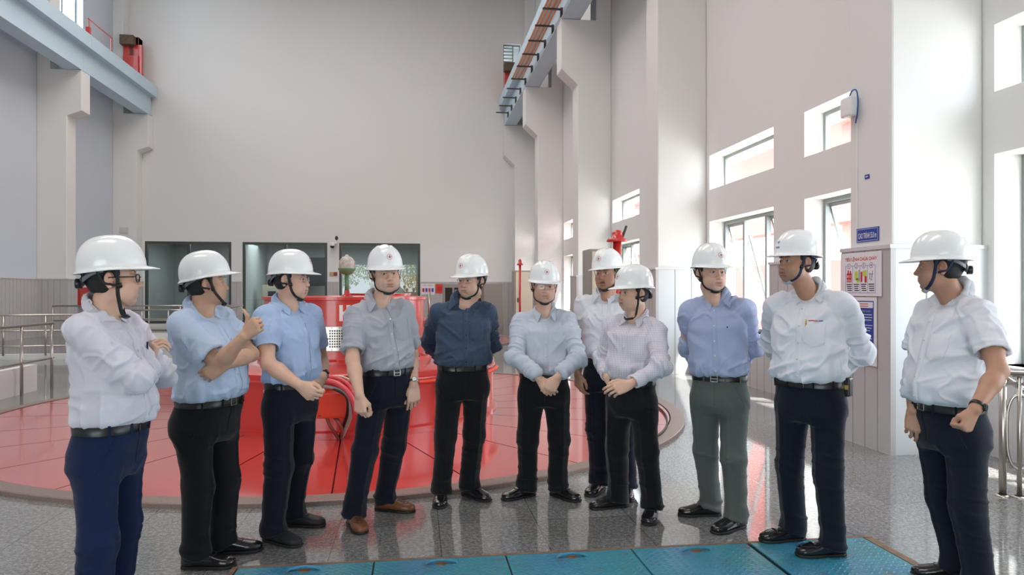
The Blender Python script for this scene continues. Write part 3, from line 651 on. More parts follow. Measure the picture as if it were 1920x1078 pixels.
for i, (px, py, ox) in enumerate(((632, 447, 0), (624, 460, 0))):
    p = at(px, py, 30.2); p[1] = YB - .28
    r = empty('security_camera', p, label=('small dark security camera topmost between the second and third windows', 'white dome security camera just below the dark one on the back wall')[i], cat='camera', group='security cameras')
    if i == 0:
        MB().tube([p, p + np.array([0, .28, -.12])], .02, 8).build('arm', M['white'], r); MB().lathe([(0, -.10), (.05, -.07), (.07, 0), (.05, .07), (0, .1)], p, 12).build('body', M['dark'], r, True)
    else:
        MB().box((p[0] - .07, p[1], p[2] + .05), (p[0] + .16, p[1] + .28, p[2] + .12)).build('arm', M['white'], r); MB().lathe([(0, .13), (.11, .1), (.12, 0), (.1, -.04)], p, 14).build('body', M['white'], r, True); MB().lathe([(.095, -.04), (.07, -.11), (0, -.14)], p, 14).build('lens_dome', M['black'], r, True)
r = empty('wall_vent', (-11.3, 30.3, 3.8), label='small grey square vent on the far left pillar', cat='box')
MB().box((-11.72, 30.32, 3.78), (-11.4, 30.38, 4.0)).build('case', M['capstrip'], r)  # flat vent plate on the pillar face

# ------------------------------------------------------------------ signs and boxes on the near pillar
XP = 4.2
def on_pil(px):
    t = (px - 960) / FPX; return XP * (cos(YAW) - t * sin(YAW)) / (t * cos(YAW) + sin(YAW))
def pil_sheet(y0, y1, z0, z1, x, mt, name, parent, th=.006): return MB().box((x - th, y0, z0), (x, y1, z1)).build(name, mt, parent)
Yd = (0, -1, 0); Zd = (0, 0, 1)
r = empty('elevation_sign', (XP, 6.2, 1.92), label='blue elevation sign with white letters on the pillar', cat='sign')
pil_sheet(6.03, 6.36, 1.915, 2.045, XP - .002, M['blue_sign'], 'board', r)
for a, c, e, g in ((6.04, 6.35, 1.924, 1.927), (6.04, 6.35, 2.033, 2.036), (6.04, 6.043, 1.924, 2.036), (6.347, 6.35, 1.924, 2.036)): pil_sheet(a, c, e, g, XP - .0075, M['white_ink'], 'border', r, .001)
text_mesh('lettering', 'CAO TRÌNH 55.0 m', M['white_ink'], (XP - .0095, 6.195, 1.98), Yd, Zd, .066, .27, r, bold=.012)
XW = XP - .052
r = empty('fire_notice', (XW, 6.25, 1.42), label='white fire drill notice with four pictures on the pillar panelling', cat='notice')
z0, z1, y0, y1 = 1.405, 1.815, 5.915, 6.535
pil_sheet(y0, y1, z0, z1, XW - .004, M['poster'], 'sheet', r)
F = XW - .0105
text_mesh('lettering', 'TIÊU LỆNH CHỮA CHÁY', M['red_ink'], (F - .001, (y0 + y1) / 2 - .01, z1 - .062), Yd, Zd, .052, .48, r, bold=.01)
ym = lambda u: y1 - .085 - u * (y1 - y0 - .17)          # u runs 0..1 left to right as read
for k in range(5): pil_sheet(ym(k / 4) - .0015, ym(k / 4) + .0015, z0 + .03, z1 - .125, F, M['blue_ink'], 'column_line', r, .0006)
for z in (z0 + .03, z1 - .125): pil_sheet(ym(1), ym(0), z - .0015, z + .0015, F, M['blue_ink'], 'column_line', r, .0006)
pics = [[('red_ink', -.8, -.9, .8, .5), ('red_ink', -.5, .4, -.1, 1), ('red_ink', .2, .4, .6, .9)], [('yellow_ink', -.5, -.6, .5, .8), ('yellow_ink', .1, -1, .8, -.3), ('dark_ink', .75, -.8, .9, 1)], [('red_ink', -.9, -.9, -.4, .7), ('yellow_ink', -.3, .0, .9, .9), ('red_ink', .3, -1, .9, .0)], [('dark_ink', -.5, -.5, -.42, .5), ('dark_ink', -.1, -.6, -.02, .3), ('dark_ink', .3, -.2, .38, .8), ('dark_ink', -.6, .3, .5, .36), ('dark_ink', -.3, -.6, .4, -.54)]]
for k in range(4):
    yc = (ym(k / 4) + ym((k + 1) / 4)) / 2
    c = MB(); nseg = 20; c.add([(F - .001, yc - .026 * cos(2 * pi * i / nseg), z1 - .125 + .026 * sin(2 * pi * i / nseg)) for i in range(nseg)], [tuple(range(nseg))]); c.build('number_disc', M['poster'], r)
    c = MB(); c.add([(F - .0012, yc - q * cos(2 * pi * i / nseg), z1 - .125 + q * sin(2 * pi * i / nseg)) for q in (.022, .026) for i in range(nseg)], [(i, (i + 1) % nseg, nseg + (i + 1) % nseg, nseg + i) for i in range(nseg)]); c.build('number_ring', M['blue_ink'], r)
    text_mesh('number', str(k + 1), M['red_ink'], (F - .0014, yc, z1 - .125), Yd, Zd, .03, parent=r, bold=.01)
    for mt, a, e, c2, g in pics[k]: pil_sheet(yc - c2 * .05, yc - a * .05, z1 - .225 + e * .06, z1 - .225 + g * .06, F, M[mt], 'picture', r, .0008)
    if k == 0: 
        text_mesh('lettering', 'BÁO', M['white_ink'], (F - .002, yc, z1 - .22), Yd, Zd, .03, .06, r); text_mesh('lettering', 'ĐỘNG', M['white_ink'], (F - .002, yc, z1 - .262), Yd, Zd, .03, .07, r)
    for j in range(4): pil_sheet(yc - .042 + .006 * ((j * k) % 3), yc + .042 - .005 * j, z0 + .105 - j * .019, z0 + .114 - j * .019, F, M['dark_ink'], 'text_line', r, .0006)
r = empty('rules_board', (XW, 6.25, .78), label='blue rules board with white text lines below the fire notice', cat='notice')
z0, z1, y0, y1 = .765, 1.395, 5.985, 6.47
pil_sheet(y0, y1, z0, z1, XW - .002, M['poster'], 'sheet', r); pil_sheet(y0 + .04, y1 - .04, z0 + .035, z1 - .035, XW - .008, M['blue_sign'], 'field', r, .001)
pil_sheet(y0 + .05, y1 - .05, z1 - .10, z1 - .045, XW - .009, M['poster'], 'heading_field', r, .0008)
for j in range(2): pil_sheet(y0 + .12, y1 - .12, z1 - .067 - j * .02, z1 - .060 - j * .02, XW - .0098, M['red_ink'], 'text_line', r, .0005)
text_mesh('lettering', 'AN TOÀN VỀ PHÒNG CHÁY', M['yellow_ink'], (XW - .0105, (y0 + y1) / 2, z1 - .125), Yd, Zd, .026, .33, r)
rng = random.Random(4)
for j in range(17):
    z = z1 - .165 - j * .0245
    if j % 4 == 3: pil_sheet(y1 - .05 - rng.uniform(.05, .2), y1 - .05, z, z + .006, XW - .009, M['white_ink'], 'text_line', r, .0005)
    else: pil_sheet(y0 + .055 + rng.uniform(0, .04), y1 - .05, z, z + .006, XW - .009, M['white_ink'], 'text_line', r, .0005)
r = empty('small_tag', (XP, 6.2, 2.5), label='tiny dark blue tag on the pillar, above the elevation sign', cat='tag')
pil_sheet(6.17, 6.235, 2.505, 2.545, XP - .002, M['blue_sign'], 'plate', r); pil_sheet(6.185, 6.22, 2.52, 2.53, XP - .009, M['white_ink'], 'print', r, .0005)
r = empty('junction_box', (XP, 6.4, 3.1), label='white junction box with a blue wire high on the pillar edge', cat='box')
mod_bevel(MB().box((XP - .10, 6.32, 3.13), (XP - .002, 6.49, 3.32)).build('case', M['white'], r), .02, 3)
M['wire'] = mat('blue_wire', (.03, .12, .35), .5)
MB().tube(spline([(XP - .06, 6.40, 3.315), (XP - .055, 6.36, 3.37), (XP - .05, 6.30, 3.36), (XP - .05, 6.275, 3.26), (XP - .04, 6.30, 3.14), (XP - .03, 6.34, 3.06)], 6), .007, 8).build('wire', M['wire'], r, True)
MB().box((XP - .012, 6.345, 2.05), (XP - .001, 6.365, 3.13)).build('conduit', M['white'], r)

# ------------------------------------------------------------------ outside the right wall
struct(MB().add([(5.5, -30, -.05), (70, -30, -.05), (70, 70, -.05), (5.5, 70, -.05)], [(0, 1, 2, 3)]).build('ground', M['concrete']))
M['red_far'] = mat('faded_red_steel', (0.62, 0.20, 0.18), 0.7)
r = empty('gantry', (11.5, 18, 0), label='faded red steel gantry standing outside the windows', cat='gantry')
for y in (14.5, 22.5, 30.0):
    for x in (9.6, 12.4): MB().box((x, y, -.05), (x + .5, y + .6, 7)).build('leg', M['red_far'], r)
MB().box((9.3, 13.5, 5.2), (13.2, 33, 6.4)).build('girder', M['red_far'], r); MB().box((9.4, 14, 3.0), (9.9, 33, 3.5)).build('tie', M['red_far'], r)
MB().box((9.8, 16, -.05), (12.2, 21, 2.2)).build('hopper', M['red_far'], r)
rng = random.Random(7)
for i, (tx, ty, tr, th) in enumerate(((10.5, 8.6, 1.7, 3.4), (12.5, 11.5, 1.6, 3.6))):
    r = empty('tree', (tx, ty, 0), label=('yellow green tree outside, seen through the window at the right edge', 'second leafy tree outside, beyond the one at the right edge window')[i], cat='tree', group='trees outside')
    MB().tube([(tx, ty, -.05), (tx + .1, ty, 1.2), (tx, ty + .1, th)], [.14, .1, .05], 8).build('trunk', M['bark'], r, True)
    b = MB()
    for k in range(1500):
        u = np.array([rng.gauss(0, 1) for _ in range(3)]); u = nrm(u) * (rng.random() ** .4); c = np.array([tx, ty, th]) + u * np.array([tr, tr, tr * 1.25])
        n = nrm([rng.gauss(0, 1) for _ in range(3)]); t = nrm(np.cross(n, [rng.gauss(0, 1) for _ in range(3)])); w = np.cross(n, t); s = rng.uniform(.06, .11)
        b.add([c - t * s, c + w * s * .45, c + t * s, c - w * s * .45], [(0, 1, 2, 3)])
    b.build('foliage', M['leaf'], r)

# ------------------------------------------------------------------ outside the entrance behind the photographer (mirrored in the far windows)
for i, (tx, ty, tr, th) in enumerate(((-8.5, -21, 2.6, 3.6), (-4.2, -24, 2.8, 4.2), (.5, -22, 2.5, 3.4))):
    r = empty('tree', (tx, ty, 0), label='green tree in the forecourt, mirrored in the control room windows', cat='tree', group='trees in the forecourt')
    MB().tube([(tx, ty, -.05), (tx + .1, ty, 1.4), (tx, ty + .1, th)], [.18, .13, .06], 8).build('trunk', M['bark'], r, True)
    b = MB()
    for k in range(1100):
        u = np.array([rng.gauss(0, 1) for _ in range(3)]); u = nrm(u) * (rng.random() ** .4); c = np.array([tx, ty, th]) + u * np.array([tr, tr, tr * .8])
        n = nrm([rng.gauss(0, 1) for _ in range(3)]); t = nrm(np.cross(n, [rng.gauss(0, 1) for _ in range(3)])); w = np.cross(n, t); s = rng.uniform(.14, .22)
        b.add([c - t * s, c + w * s * .45, c + t * s, c - w * s * .45], [(0, 1, 2, 3)])
    b.build('foliage', M['leaf'], r)
struct(MB().add([(-40, -60, -.05), (5.5, -60, -.05), (5.5, YF - 6, -.05), (-40, YF - 6, -.05)], [(0, 1, 2, 3)]).build('ground_forecourt', M['concrete']))
vx, vy = -2.6, -17.0
vn = empty('van', (vx, vy, -.05), label='white van parked in the forecourt, mirrored in the third control room window', cat='van')
side = [(-2.3, .35), (2.35, .35), (2.4, .9), (2.2, 1.15), (1.5, 1.3), (.95, 2.0), (.6, 2.12), (-2.15, 2.15), (-2.3, 1.9)]
mod_bevel(MB().extrude([(vx + a, vy - .85, z) for a, z in side], (0, 1.7, 0)).build('body', M['white'], vn), .06, 3)
for y in (vy - .86, vy + .855):
    MB().extrude([(vx + a, y, z) for a, z in ((1.35, 1.3), (.9, 1.92), (.1, 1.92), (.1, 1.3))], (0, .01, 0)).build('side_window', M['black'], vn)
    MB().extrude([(vx + a, y, z) for a, z in ((-.05, 1.3), (-.05, 1.92), (-1.0, 1.92), (-1.0, 1.3))], (0, .01, 0)).build('side_window', M['black'], vn)
for x in (-1.45, 1.5):
    for y in (vy - .88, vy + .68): MB().tube([(vx + x, y, .30), (vx + x, y + .2, .30)], .34, 24).build('wheel', M['black'], vn)

struct(MB().box((3.5, YB + .9, 10.8), (4.9, YB + 1.0, 12.6)).build('wall_window_backing', M['room_wall'])); struct(MB().box((3.5, YB + .3, 12.4), (4.9, YB + 1.0, 12.5)).build('ceiling_window_backing', M['room_wall']))  # backing added behind the small high back window so it stays dark
struct(MB().box((4.8, YB + .3, 10.8), (4.9, YB + 1.0, 12.5)).build('wall_window_backing_side', M['room_wall']))  # side of the added dark backing
r = empty('floor_cable', floor_at(1246, 790), label='thin black cable looped on the edge of the large round floor cover', cat='cable')
MB().tube(spline([floor_at(x, y, .045) for x, y in ((1205, 752), (1232, 762), (1247, 776), (1251, 792), (1245, 806), (1230, 818), (1205, 828))], 8), .011, 8).build('cable', M['black'], r, True)
# ================================================================== people: sculpted as distance fields, then meshed
class Vol:
    def __init__(s, lo, hi, h):
        s.lo = np.asarray(lo, float); s.h = h; s.n = np.ceil((np.asarray(hi) - s.lo) / h).astype(int) + 1
        s.a = np.full(s.n, 0.5, np.float32)
    def region(s, lo, hi):
        i0 = np.clip(np.floor((np.asarray(lo) - s.lo) / s.h).astype(int), 0, s.n); i1 = np.clip(np.ceil((np.asarray(hi) - s.lo) / s.h).astype(int) + 1, 0, s.n)
        if (i1 <= i0).any(): return None, None
        sl = tuple(slice(a, b) for a, b in zip(i0, i1))
        g = [(s.lo[k] + s.h * np.arange(i0[k], i1[k])).astype(np.float32) for k in range(3)]
        return sl, (g[0][:, None, None], g[1][None, :, None], g[2][None, None, :])
    def put(s, lo, hi, fn, k=0.01, op='u'):
        m = k + 3 * s.h; sl, P = s.region(np.asarray(lo) - m, np.asarray(hi) + m)
        if sl is None: return
        b = fn(*P).astype(np.float32); a = s.a[sl]
        if op == 'u':
            hh = np.maximum(k - np.abs(a - b), 0) / k; s.a[sl] = np.minimum(a, b) - hh * hh * k * 0.25
        elif op == 's':
            b = -b; hh = np.maximum(k - np.abs(a - b), 0) / k; s.a[sl] = np.maximum(a, b) + hh * hh * k * 0.25
        elif op == 'd':                                               # displace
            s.a[sl] = a + b
    def cone(s, a, b, ra, rb, k=0.01, op='u', sq=None):
        """tapered capsule; sq=(axis, factor) flattens it along an axis"""
        a = np.asarray(a, float); b = np.asarray(b, float); ab = b - a; L2 = ab.dot(ab) + 1e-12; r = max(ra, rb) * (1.6 if sq else 1)
        ax = nrm(sq[0]) if sq else None
        def fn(x, y, z):
            px, py, pz = x - a[0], y - a[1], z - a[2]
            t = np.clip((px * ab[0] + py * ab[1] + pz * ab[2]) / L2, 0, 1)
            dx, dy, dz = px - t * ab[0], py - t * ab[1], pz - t * ab[2]
            if sq:
                q = dx * ax[0] + dy * ax[1] + dz * ax[2]; d2 = dx * dx + dy * dy + dz * dz + q * q * (1 / sq[1] ** 2 - 1)
            else: d2 = dx * dx + dy * dy + dz * dz
            return np.sqrt(d2) - (ra + (rb - ra) * t)
        s.put(np.minimum(a, b) - r, np.maximum(a, b) + r, fn, k, op)
    def ell(s, c, r, R=None, k=0.01, op='u'):
        c = np.asarray(c, float); r = np.asarray(r, float); m = r.max(); R = np.eye(3) if R is None else R      # rows of R: local axes
        def fn(x, y, z):
            p = (x - c[0], y - c[1], z - c[2]); q = [(p[0] * R[i][0] + p[1] * R[i][1] + p[2] * R[i][2]) for i in range(3)]
            k0 = np.sqrt(sum((q[i] / r[i]) ** 2 for i in range(3))); k1 = np.sqrt(sum((q[i] / r[i] ** 2) ** 2 for i in range(3)))
            return k0 * (k0 - 1) / (k1 + 1e-9)
        s.put(c - m, c + m, fn, k, op)
    def stack(s, o, R, S, W, D, CY, k=0.02, n=2.3, grow=0.0, op='u', CXs=None):
        """stacked ovals: R rows = right, forward, up; arrays over height S give half width, half depth and forward shift"""
        o = np.asarray(o, float); S = np.asarray(S, float); W = np.asarray(W) + grow; D = np.asarray(D) + grow
        m = max(max(W), max(D)) + .05; c0 = o + R[2] * S[0]; c1 = o + R[2] * S[-1]
        def fn(x, y, z):
            p = (x - o[0], y - o[1], z - o[2]); u, v, w = [(p[0] * R[i][0] + p[1] * R[i][1] + p[2] * R[i][2]) for i in range(3)]
            sh = w.shape; wf = w.ravel(); ww = np.interp(wf, S, W).reshape(sh); dd = np.interp(wf, S, D).reshape(sh); cc = np.interp(wf, S, CY).reshape(sh)
            if CXs is not None: u = u - np.interp(wf, S, CXs).reshape(sh)
            e = (np.abs(u / ww) ** n + np.abs((v - cc) / dd) ** n) ** (1 / n)
            return np.maximum((e - 1) * np.minimum(ww, dd) * .95, np.maximum(S[0] - w, w - S[-1]))
        s.put(np.minimum(c0, c1) - m, np.maximum(c0, c1) + m, fn, k, op)
    def mesh(s):
        """surface nets"""
        A = s.a; neg = A < 0; nx, ny, nz = A.shape
        c = [neg[i:nx - 1 + i, j:ny - 1 + j, k:nz - 1 + k] for i in (0, 1) for j in (0, 1) for k in (0, 1)]
        allv = c[0].copy(); anyv = c[0].copy()
        for q in c[1:]: allv &= q; anyv |= q
        act = anyv & ~allv; I = np.argwhere(act); N = len(I)
        idx = np.full(act.shape, -1, np.int32); idx[act] = np.arange(N)
        corners = np.array([(i, j, k) for i in (0, 1) for j in (0, 1) for k in (0, 1)])
        val = np.stack([A[I[:, 0] + q[0], I[:, 1] + q[1], I[:, 2] + q[2]] for q in corners], 1)
        acc = np.zeros((N, 3)); cnt = np.zeros(N)
        for a in range(8):
            for b in range(a + 1, 8):
                if np.abs(corners[a] - corners[b]).sum() != 1: continue
                va, vb = val[:, a], val[:, b]; m = (va < 0) != (vb < 0); t = np.where(m, va / (va - vb + 1e-20), 0)[:, None]
                acc += np.where(m[:, None], corners[a] + (corners[b] - corners[a]) * t, 0); cnt += m
        V = s.lo + s.h * (I + acc / np.maximum(cnt, 1)[:, None]); F = []
        for ax in range(3):
            sl0 = [slice(None)] * 3; sl1 = [slice(None)] * 3; sl0[ax] = slice(0, -1); sl1[ax] = slice(1, None)
            cr = neg[tuple(sl0)] != neg[tuple(sl1)]; E = np.argwhere(cr); o = [k for k in range(3) if k != ax]
            E = E[(E[:, o[0]] > 0) & (E[:, o[1]] > 0) & (E[:, o[0]] < A.shape[o[0]] - 1) & (E[:, o[1]] < A.shape[o[1]] - 1)]
            q = []
            for da, db in ((-1, -1), (0, -1), (0, 0), (-1, 0)):
                e = E.copy(); e[:, o[0]] += da; e[:, o[1]] += db; q.append(idx[e[:, 0], e[:, 1], e[:, 2]])
            q = np.stack(q, 1); ins = neg[E[:, 0], E[:, 1], E[:, 2]]
            if ax == 1: ins = ~ins
            q[~ins] = q[~ins][:, ::-1]; F.append(q)
        return V, np.concatenate(F)

_T = np.random.RandomState(3).rand(32, 32, 32).astype(np.float32) * 2 - 1
def noise3(P):
    P = np.asarray(P); i = np.floor(P).astype(int); f = P - i; f = f * f * (3 - 2 * f); i &= 31; j = (i + 1) & 31; r = 0
    for a, wa in ((i[:, 0], 1 - f[:, 0]), (j[:, 0], f[:, 0])):
        for b, wb in ((i[:, 1], 1 - f[:, 1]), (j[:, 1], f[:, 1])):
            for c, wc in ((i[:, 2], 1 - f[:, 2]), (j[:, 2], f[:, 2])): r = r + _T[a, b, c] * wa * wb * wc
    return r
def vnormals(V, F):
    n = np.cross(V[F[:, 2]] - V[F[:, 0]], V[F[:, 3]] - V[F[:, 1]]); N = np.zeros_like(V)
    for k in range(4): np.add.at(N, F[:, k], n)
    return N / (np.linalg.norm(N, axis=1)[:, None] + 1e-12)
def relax(V, F, it=1, w=0.5):
    for _ in range(it):
        A = np.zeros_like(V); C = np.zeros(len(V))
        for k in range(4):
            a, b = F[:, k], F[:, (k + 1) % 4]
            np.add.at(A, a, V[b]); np.add.at(A, b, V[a]); np.add.at(C, a, 1); np.add.at(C, b, 1)
        V = V + (A / np.maximum(C, 1)[:, None] - V) * w
    return V
def fast_mesh(name, V, F, mt, parent, col=None):
    me = bpy.data.meshes.new(name); o = bpy.data.objects.new(name, me); COL.objects.link(o)
    if parent is not None:
        o.parent = parent; Mi = np.array(wmat(parent).inverted()); V = V @ Mi[:3, :3].T + Mi[:3, 3]
    me.vertices.add(len(V)); me.vertices.foreach_set('co', V.astype(np.float32).ravel())
    me.loops.add(F.size); me.loops.foreach_set('vertex_index', F.astype(np.int32).ravel())
    me.polygons.add(len(F)); me.polygons.foreach_set('loop_start', (np.arange(len(F)) * 4).astype(np.int32)); 
    me.update(calc_edges=True); me.polygons.foreach_set('use_smooth', np.ones(len(F), bool)); me.validate()
    if col is not None:
        a = me.color_attributes.new('tone', 'FLOAT_COLOR', 'POINT'); a.data.foreach_set('color', np.c_[col, np.ones(len(col))].astype(np.float32).ravel())
    me.materials.append(mt); return o
def sstep(a, b, x): t = np.clip((x - a) / (b - a), 0, 1); return t * t * (3 - 2 * t)

# ------------------------------------------------------------------ materials of people
def skin_mat():
    m = mat('skin', (0.5, 0.3, 0.2), 0.48, spec=0.4, bump=(350, 0.05)); nt = m.node_tree; b = nt.nodes['Principled BSDF']
    a = nt.nodes.new('ShaderNodeAttribute'); a.attribute_name = 'tone'; nt.links.new(a.outputs['Color'], b.inputs['Base Color'])
    b.inputs['Subsurface Weight'].default_value = 0.12; b.inputs['Subsurface Radius'].default_value = (0.012, 0.005, 0.003); b.inputs['Subsurface Scale'].default_value = 0.6
    return m
SKIN = skin_mat()
def cloth(name, c, rough=0.85, c2=None, kind=None, scale=60, bump=0.18, sheen=0.15):
    m = mat(name, c, rough, spec=0.2, sheen=sheen); nt = m.node_tree; L = nt.links; b = nt.nodes['Principled BSDF']
    tc = nt.nodes.new('ShaderNodeTexCoord')
    n = nt.nodes.new('ShaderNodeTexNoise'); n.inputs['Scale'].default_value = 22; n.inputs['Detail'].default_value = 4; L.new(tc.outputs['Object'], n.inputs['Vector'])
    bp = nt.nodes.new('ShaderNodeBump'); bp.inputs['Strength'].default_value = bump; bp.inputs['Distance'].default_value = 0.01; L.new(n.outputs['Fac'], bp.inputs['Height']); L.new(bp.outputs[0], b.inputs['Normal'])
    if kind:
        x = nt.nodes.new('ShaderNodeMix'); x.data_type = 'RGBA'; x.inputs[6].default_value = (*c, 1); x.inputs[7].default_value = (*c2, 1); L.new(x.outputs[2], b.inputs['Base Color'])
        if kind == 'grid':                                            # fine woven check: two families of thin lines
            ms = []
            for d in ('X', 'Z'):
                w = nt.nodes.new('ShaderNodeTexWave'); w.bands_direction = d; w.inputs['Scale'].default_value = scale; w.inputs['Distortion'].default_value = 0.4; w.inputs['Detail Scale'].default_value = 0.3; L.new(tc.outputs['Object'], w.inputs['Vector'])
                p = nt.nodes.new('ShaderNodeMath'); p.operation = 'POWER'; p.inputs[1].default_value = 6; L.new(w.outputs['Fac'], p.inputs[0]); ms.append(p)
            mx = nt.nodes.new('ShaderNodeMath'); mx.operation = 'MAXIMUM'; L.new(ms[0].outputs[0], mx.inputs[0]); L.new(ms[1].outputs[0], mx.inputs[1]); L.new(mx.outputs[0], x.inputs[0])
        else:                                                         # slubby weave
            mp = nt.nodes.new('ShaderNodeMapping'); mp.inputs['Scale'].default_value = (1, 1, 6); L.new(tc.outputs['Object'], mp.inputs[0])
            q = nt.nodes.new('ShaderNodeTexNoise'); q.inputs['Scale'].default_value = scale; q.inputs['Detail'].default_value = 3; L.new(mp.outputs[0], q.inputs['Vector'])
            r = nt.nodes.new('ShaderNodeMapRange'); r.inputs[1].default_value = .4; r.inputs[2].default_value = .65; L.new(q.outputs['Fac'], r.inputs[0]); L.new(r.outputs[0], x.inputs[0])
    return m
PM = dict(
    helmet=mat('white_helmet_shell', (0.87, 0.87, 0.86), 0.22, coat=0.35), strap=mat('black_webbing', (0.010, 0.010, 0.011), 0.6),
    strap_navy=mat('navy_webbing', (0.012, 0.016, 0.06), 0.6), band=mat('grey_headband', (0.16, 0.17, 0.19), 0.4), pad=mat('black_rubber', (0.012, 0.012, 0.012), 0.35),
    pad_grey=mat('pale_chin_cup', (0.45, 0.45, 0.46), 0.4), hair=mat('black_hair', (0.010, 0.009, 0.009), 0.5, bump=(420, 0.5)),
    belt=mat('black_leather_belt', (0.010, 0.009, 0.009), 0.35), buckle=mat('buckle_metal', (0.55, 0.54, 0.52), 0.25, metal=1.0),
    shoe=mat('black_shoe_leather', (0.010, 0.010, 0.011), 0.22, coat=0.4), shoe_matt=mat('black_suede', (0.012, 0.012, 0.014), 0.6), brown=mat('tan_shoe_leather', (0.18, 0.066, 0.024), 0.38),
    sole=mat('dark_sole', (0.012, 0.011, 0.010), 0.6), star=mat('emblem_red', (0.55, 0.02, 0.03), 0.4), starb=mat('emblem_blue', (0.04, 0.07, 0.35), 0.4), disc=mat('emblem_white', (0.8, 0.8, 0.8), 0.4),
    lens=glass_mat('lens_glass', (0.97, 0.97, 0.97), 0.03), metal=mat('spectacle_metal', (0.5, 0.5, 0.5), 0.25, metal=1.0), button=mat('shirt_button', (0.75, 0.75, 0.72), 0.3))
TR = dict(navy=cloth('navy_trouser_cloth', (0.006, 0.014, 0.055)), black=cloth('black_trouser_cloth', (0.007, 0.0075, 0.010)), midnight=cloth('midnight_trouser_cloth', (0.006, 0.008, 0.017)), grey=cloth('grey_trouser_cloth', (0.105, 0.115, 0.105)))

# ------------------------------------------------------------------ builders
def frame(fwd, up):
    up = nrm(up); fwd = nrm(np.asarray(fwd) - up * np.dot(fwd, up)); r = np.cross(fwd, up); return np.array([r, fwd, up])   # rows
def facing(psi, px):
    a = radians(psi) - atan((px - CX) / FPX); return c2w((sin(a), -cos(a), 0))
def ray_sphere(px, py, c, L, sgn):
    o = np.array([0, 0, CAMZ]); d = nrm(at(px, py, 1.0) - o); b = np.dot(d, c - o); q = b * b - (np.dot(c - o, c - o) - L * L)
    if q < 0: p = o + d * b; return c + nrm(p - c) * L
    return o + d * (b + sgn * sqrt(q))

def add_head(v, H, R, P, k=0.006):
    """head field in the head's own frame: origin between the eyes' level and the ears, y forward"""
    w = P.get('hw', 1.0); j = P.get('jaw', 1.0)
    W = lambda p: H + p[0] * R[0] * P['hs'] + p[1] * R[1] * P['hs'] + p[2] * R[2] * P['hs']
    hs = P['hs']
    def E(c, r, k=.012, op='u', rot=None):
        RR = R if rot is None else rot @ R
        v.ell(W(c), np.array(r) * hs, RR, k, op)
    def C(a, b, ra, rb, k=.01, op='u'): v.cone(W(a), W(b), ra * hs, rb * hs, k, op)
    E((0, -.018, .038), (.0765 * w, .094, .080)); E((0, .022, -.025), (.0655 * w, .064, .080), .03)
    E((0, .022, -.070), (.053 * w * j, .054, .042 * j), .03); E((0, .062, -.098), (.022 * j, .019, .017), .03)
    for s in (-1, 1):
        E((s * .043 * w, .052, -.030), (.026, .026, .022), .025); E((s * .040 * w, .040, -.066), (.026 * j, .034, .030), .03)
        E((s * .030, .072, .024), (.024, .014, .0085), .012)                                   # brow
        E((s * .031, .0945, .002), (.019, .0125, .0095), .012, 's')                           # socket
        E((s * .031, .0715, .000), (.0135, .0145, .0120), .004)                                # lids over the ball
        C((s * .017, .0862, .0005), (s * .046, .0765, .0015), .0016, .0012, .003, 's') if P.get('eyes', 1) else None
        C((s * .018, .0865, .0060), (s * .045, .077, .0065), .0032, .0028, .004)                # upper lid fold
        E((s * .0125, .0925, -.0345), (.0085, .0095, .0075), .007)                              # nostril wing
        E((s * .006, .0965, -.0415), (.0032, .0045, .003), .003, 's')
        E((s * .026, .078, -.054), (.010, .011, .022), .02) 
        ang = radians(18) * s; c_, s_ = cos(ang), sin(ang); rot = np.array([[c_, s_, 0], [-s_, c_, 0], [0, 0, 1.0]])
        ex = .0755 * w
        E((s * (ex + .004), -.010, -.006), (.008, .0185, .031), .006, rot=rot); E((s * (ex + .0115), -.005, -.004), (.005, .0105, .019), .005, 's', rot=rot)
        E((s * (ex + .007), -.008, -.034), (.0065, .009, .009), .005)
        E((s * (ex + .008), .004, -.008), (.004, .005, .007), .004)
    C((0, .080, .012), (0, .100, -.030), .0072, .0100, .012); E((0, .1005, -.0335), (.0105, .0110, .0092), .008)
    E((0, .0700, -.064), (.034, .016, .022), .02)
    mo = P.get('mouth', 0.0)
    E((0, .0880, -.0605 + mo * .3), (.0245, .0080, .0048), .006); E((0, .0862, -.0715 - mo), (.0205, .0082, .0058), .007)
    C((-.022, .0890, -.0662), (.022, .0890, -.0662), .0016, .0016, .003, 's'); C((-.010, .0955, -.066), (.010, .0955, -.066), .0022, .0022, .004, 's')
    if mo > 0.002: E((0, .100, -.0660 - mo * .4), (.0175, .016, mo * .48 + .001), .004, 's')
    E((0, .0830, -.083 - mo), (.016, .008, .005), .01, 's'); E((0, .0975, -.052), (.0028, .004, .007), .005, 's')
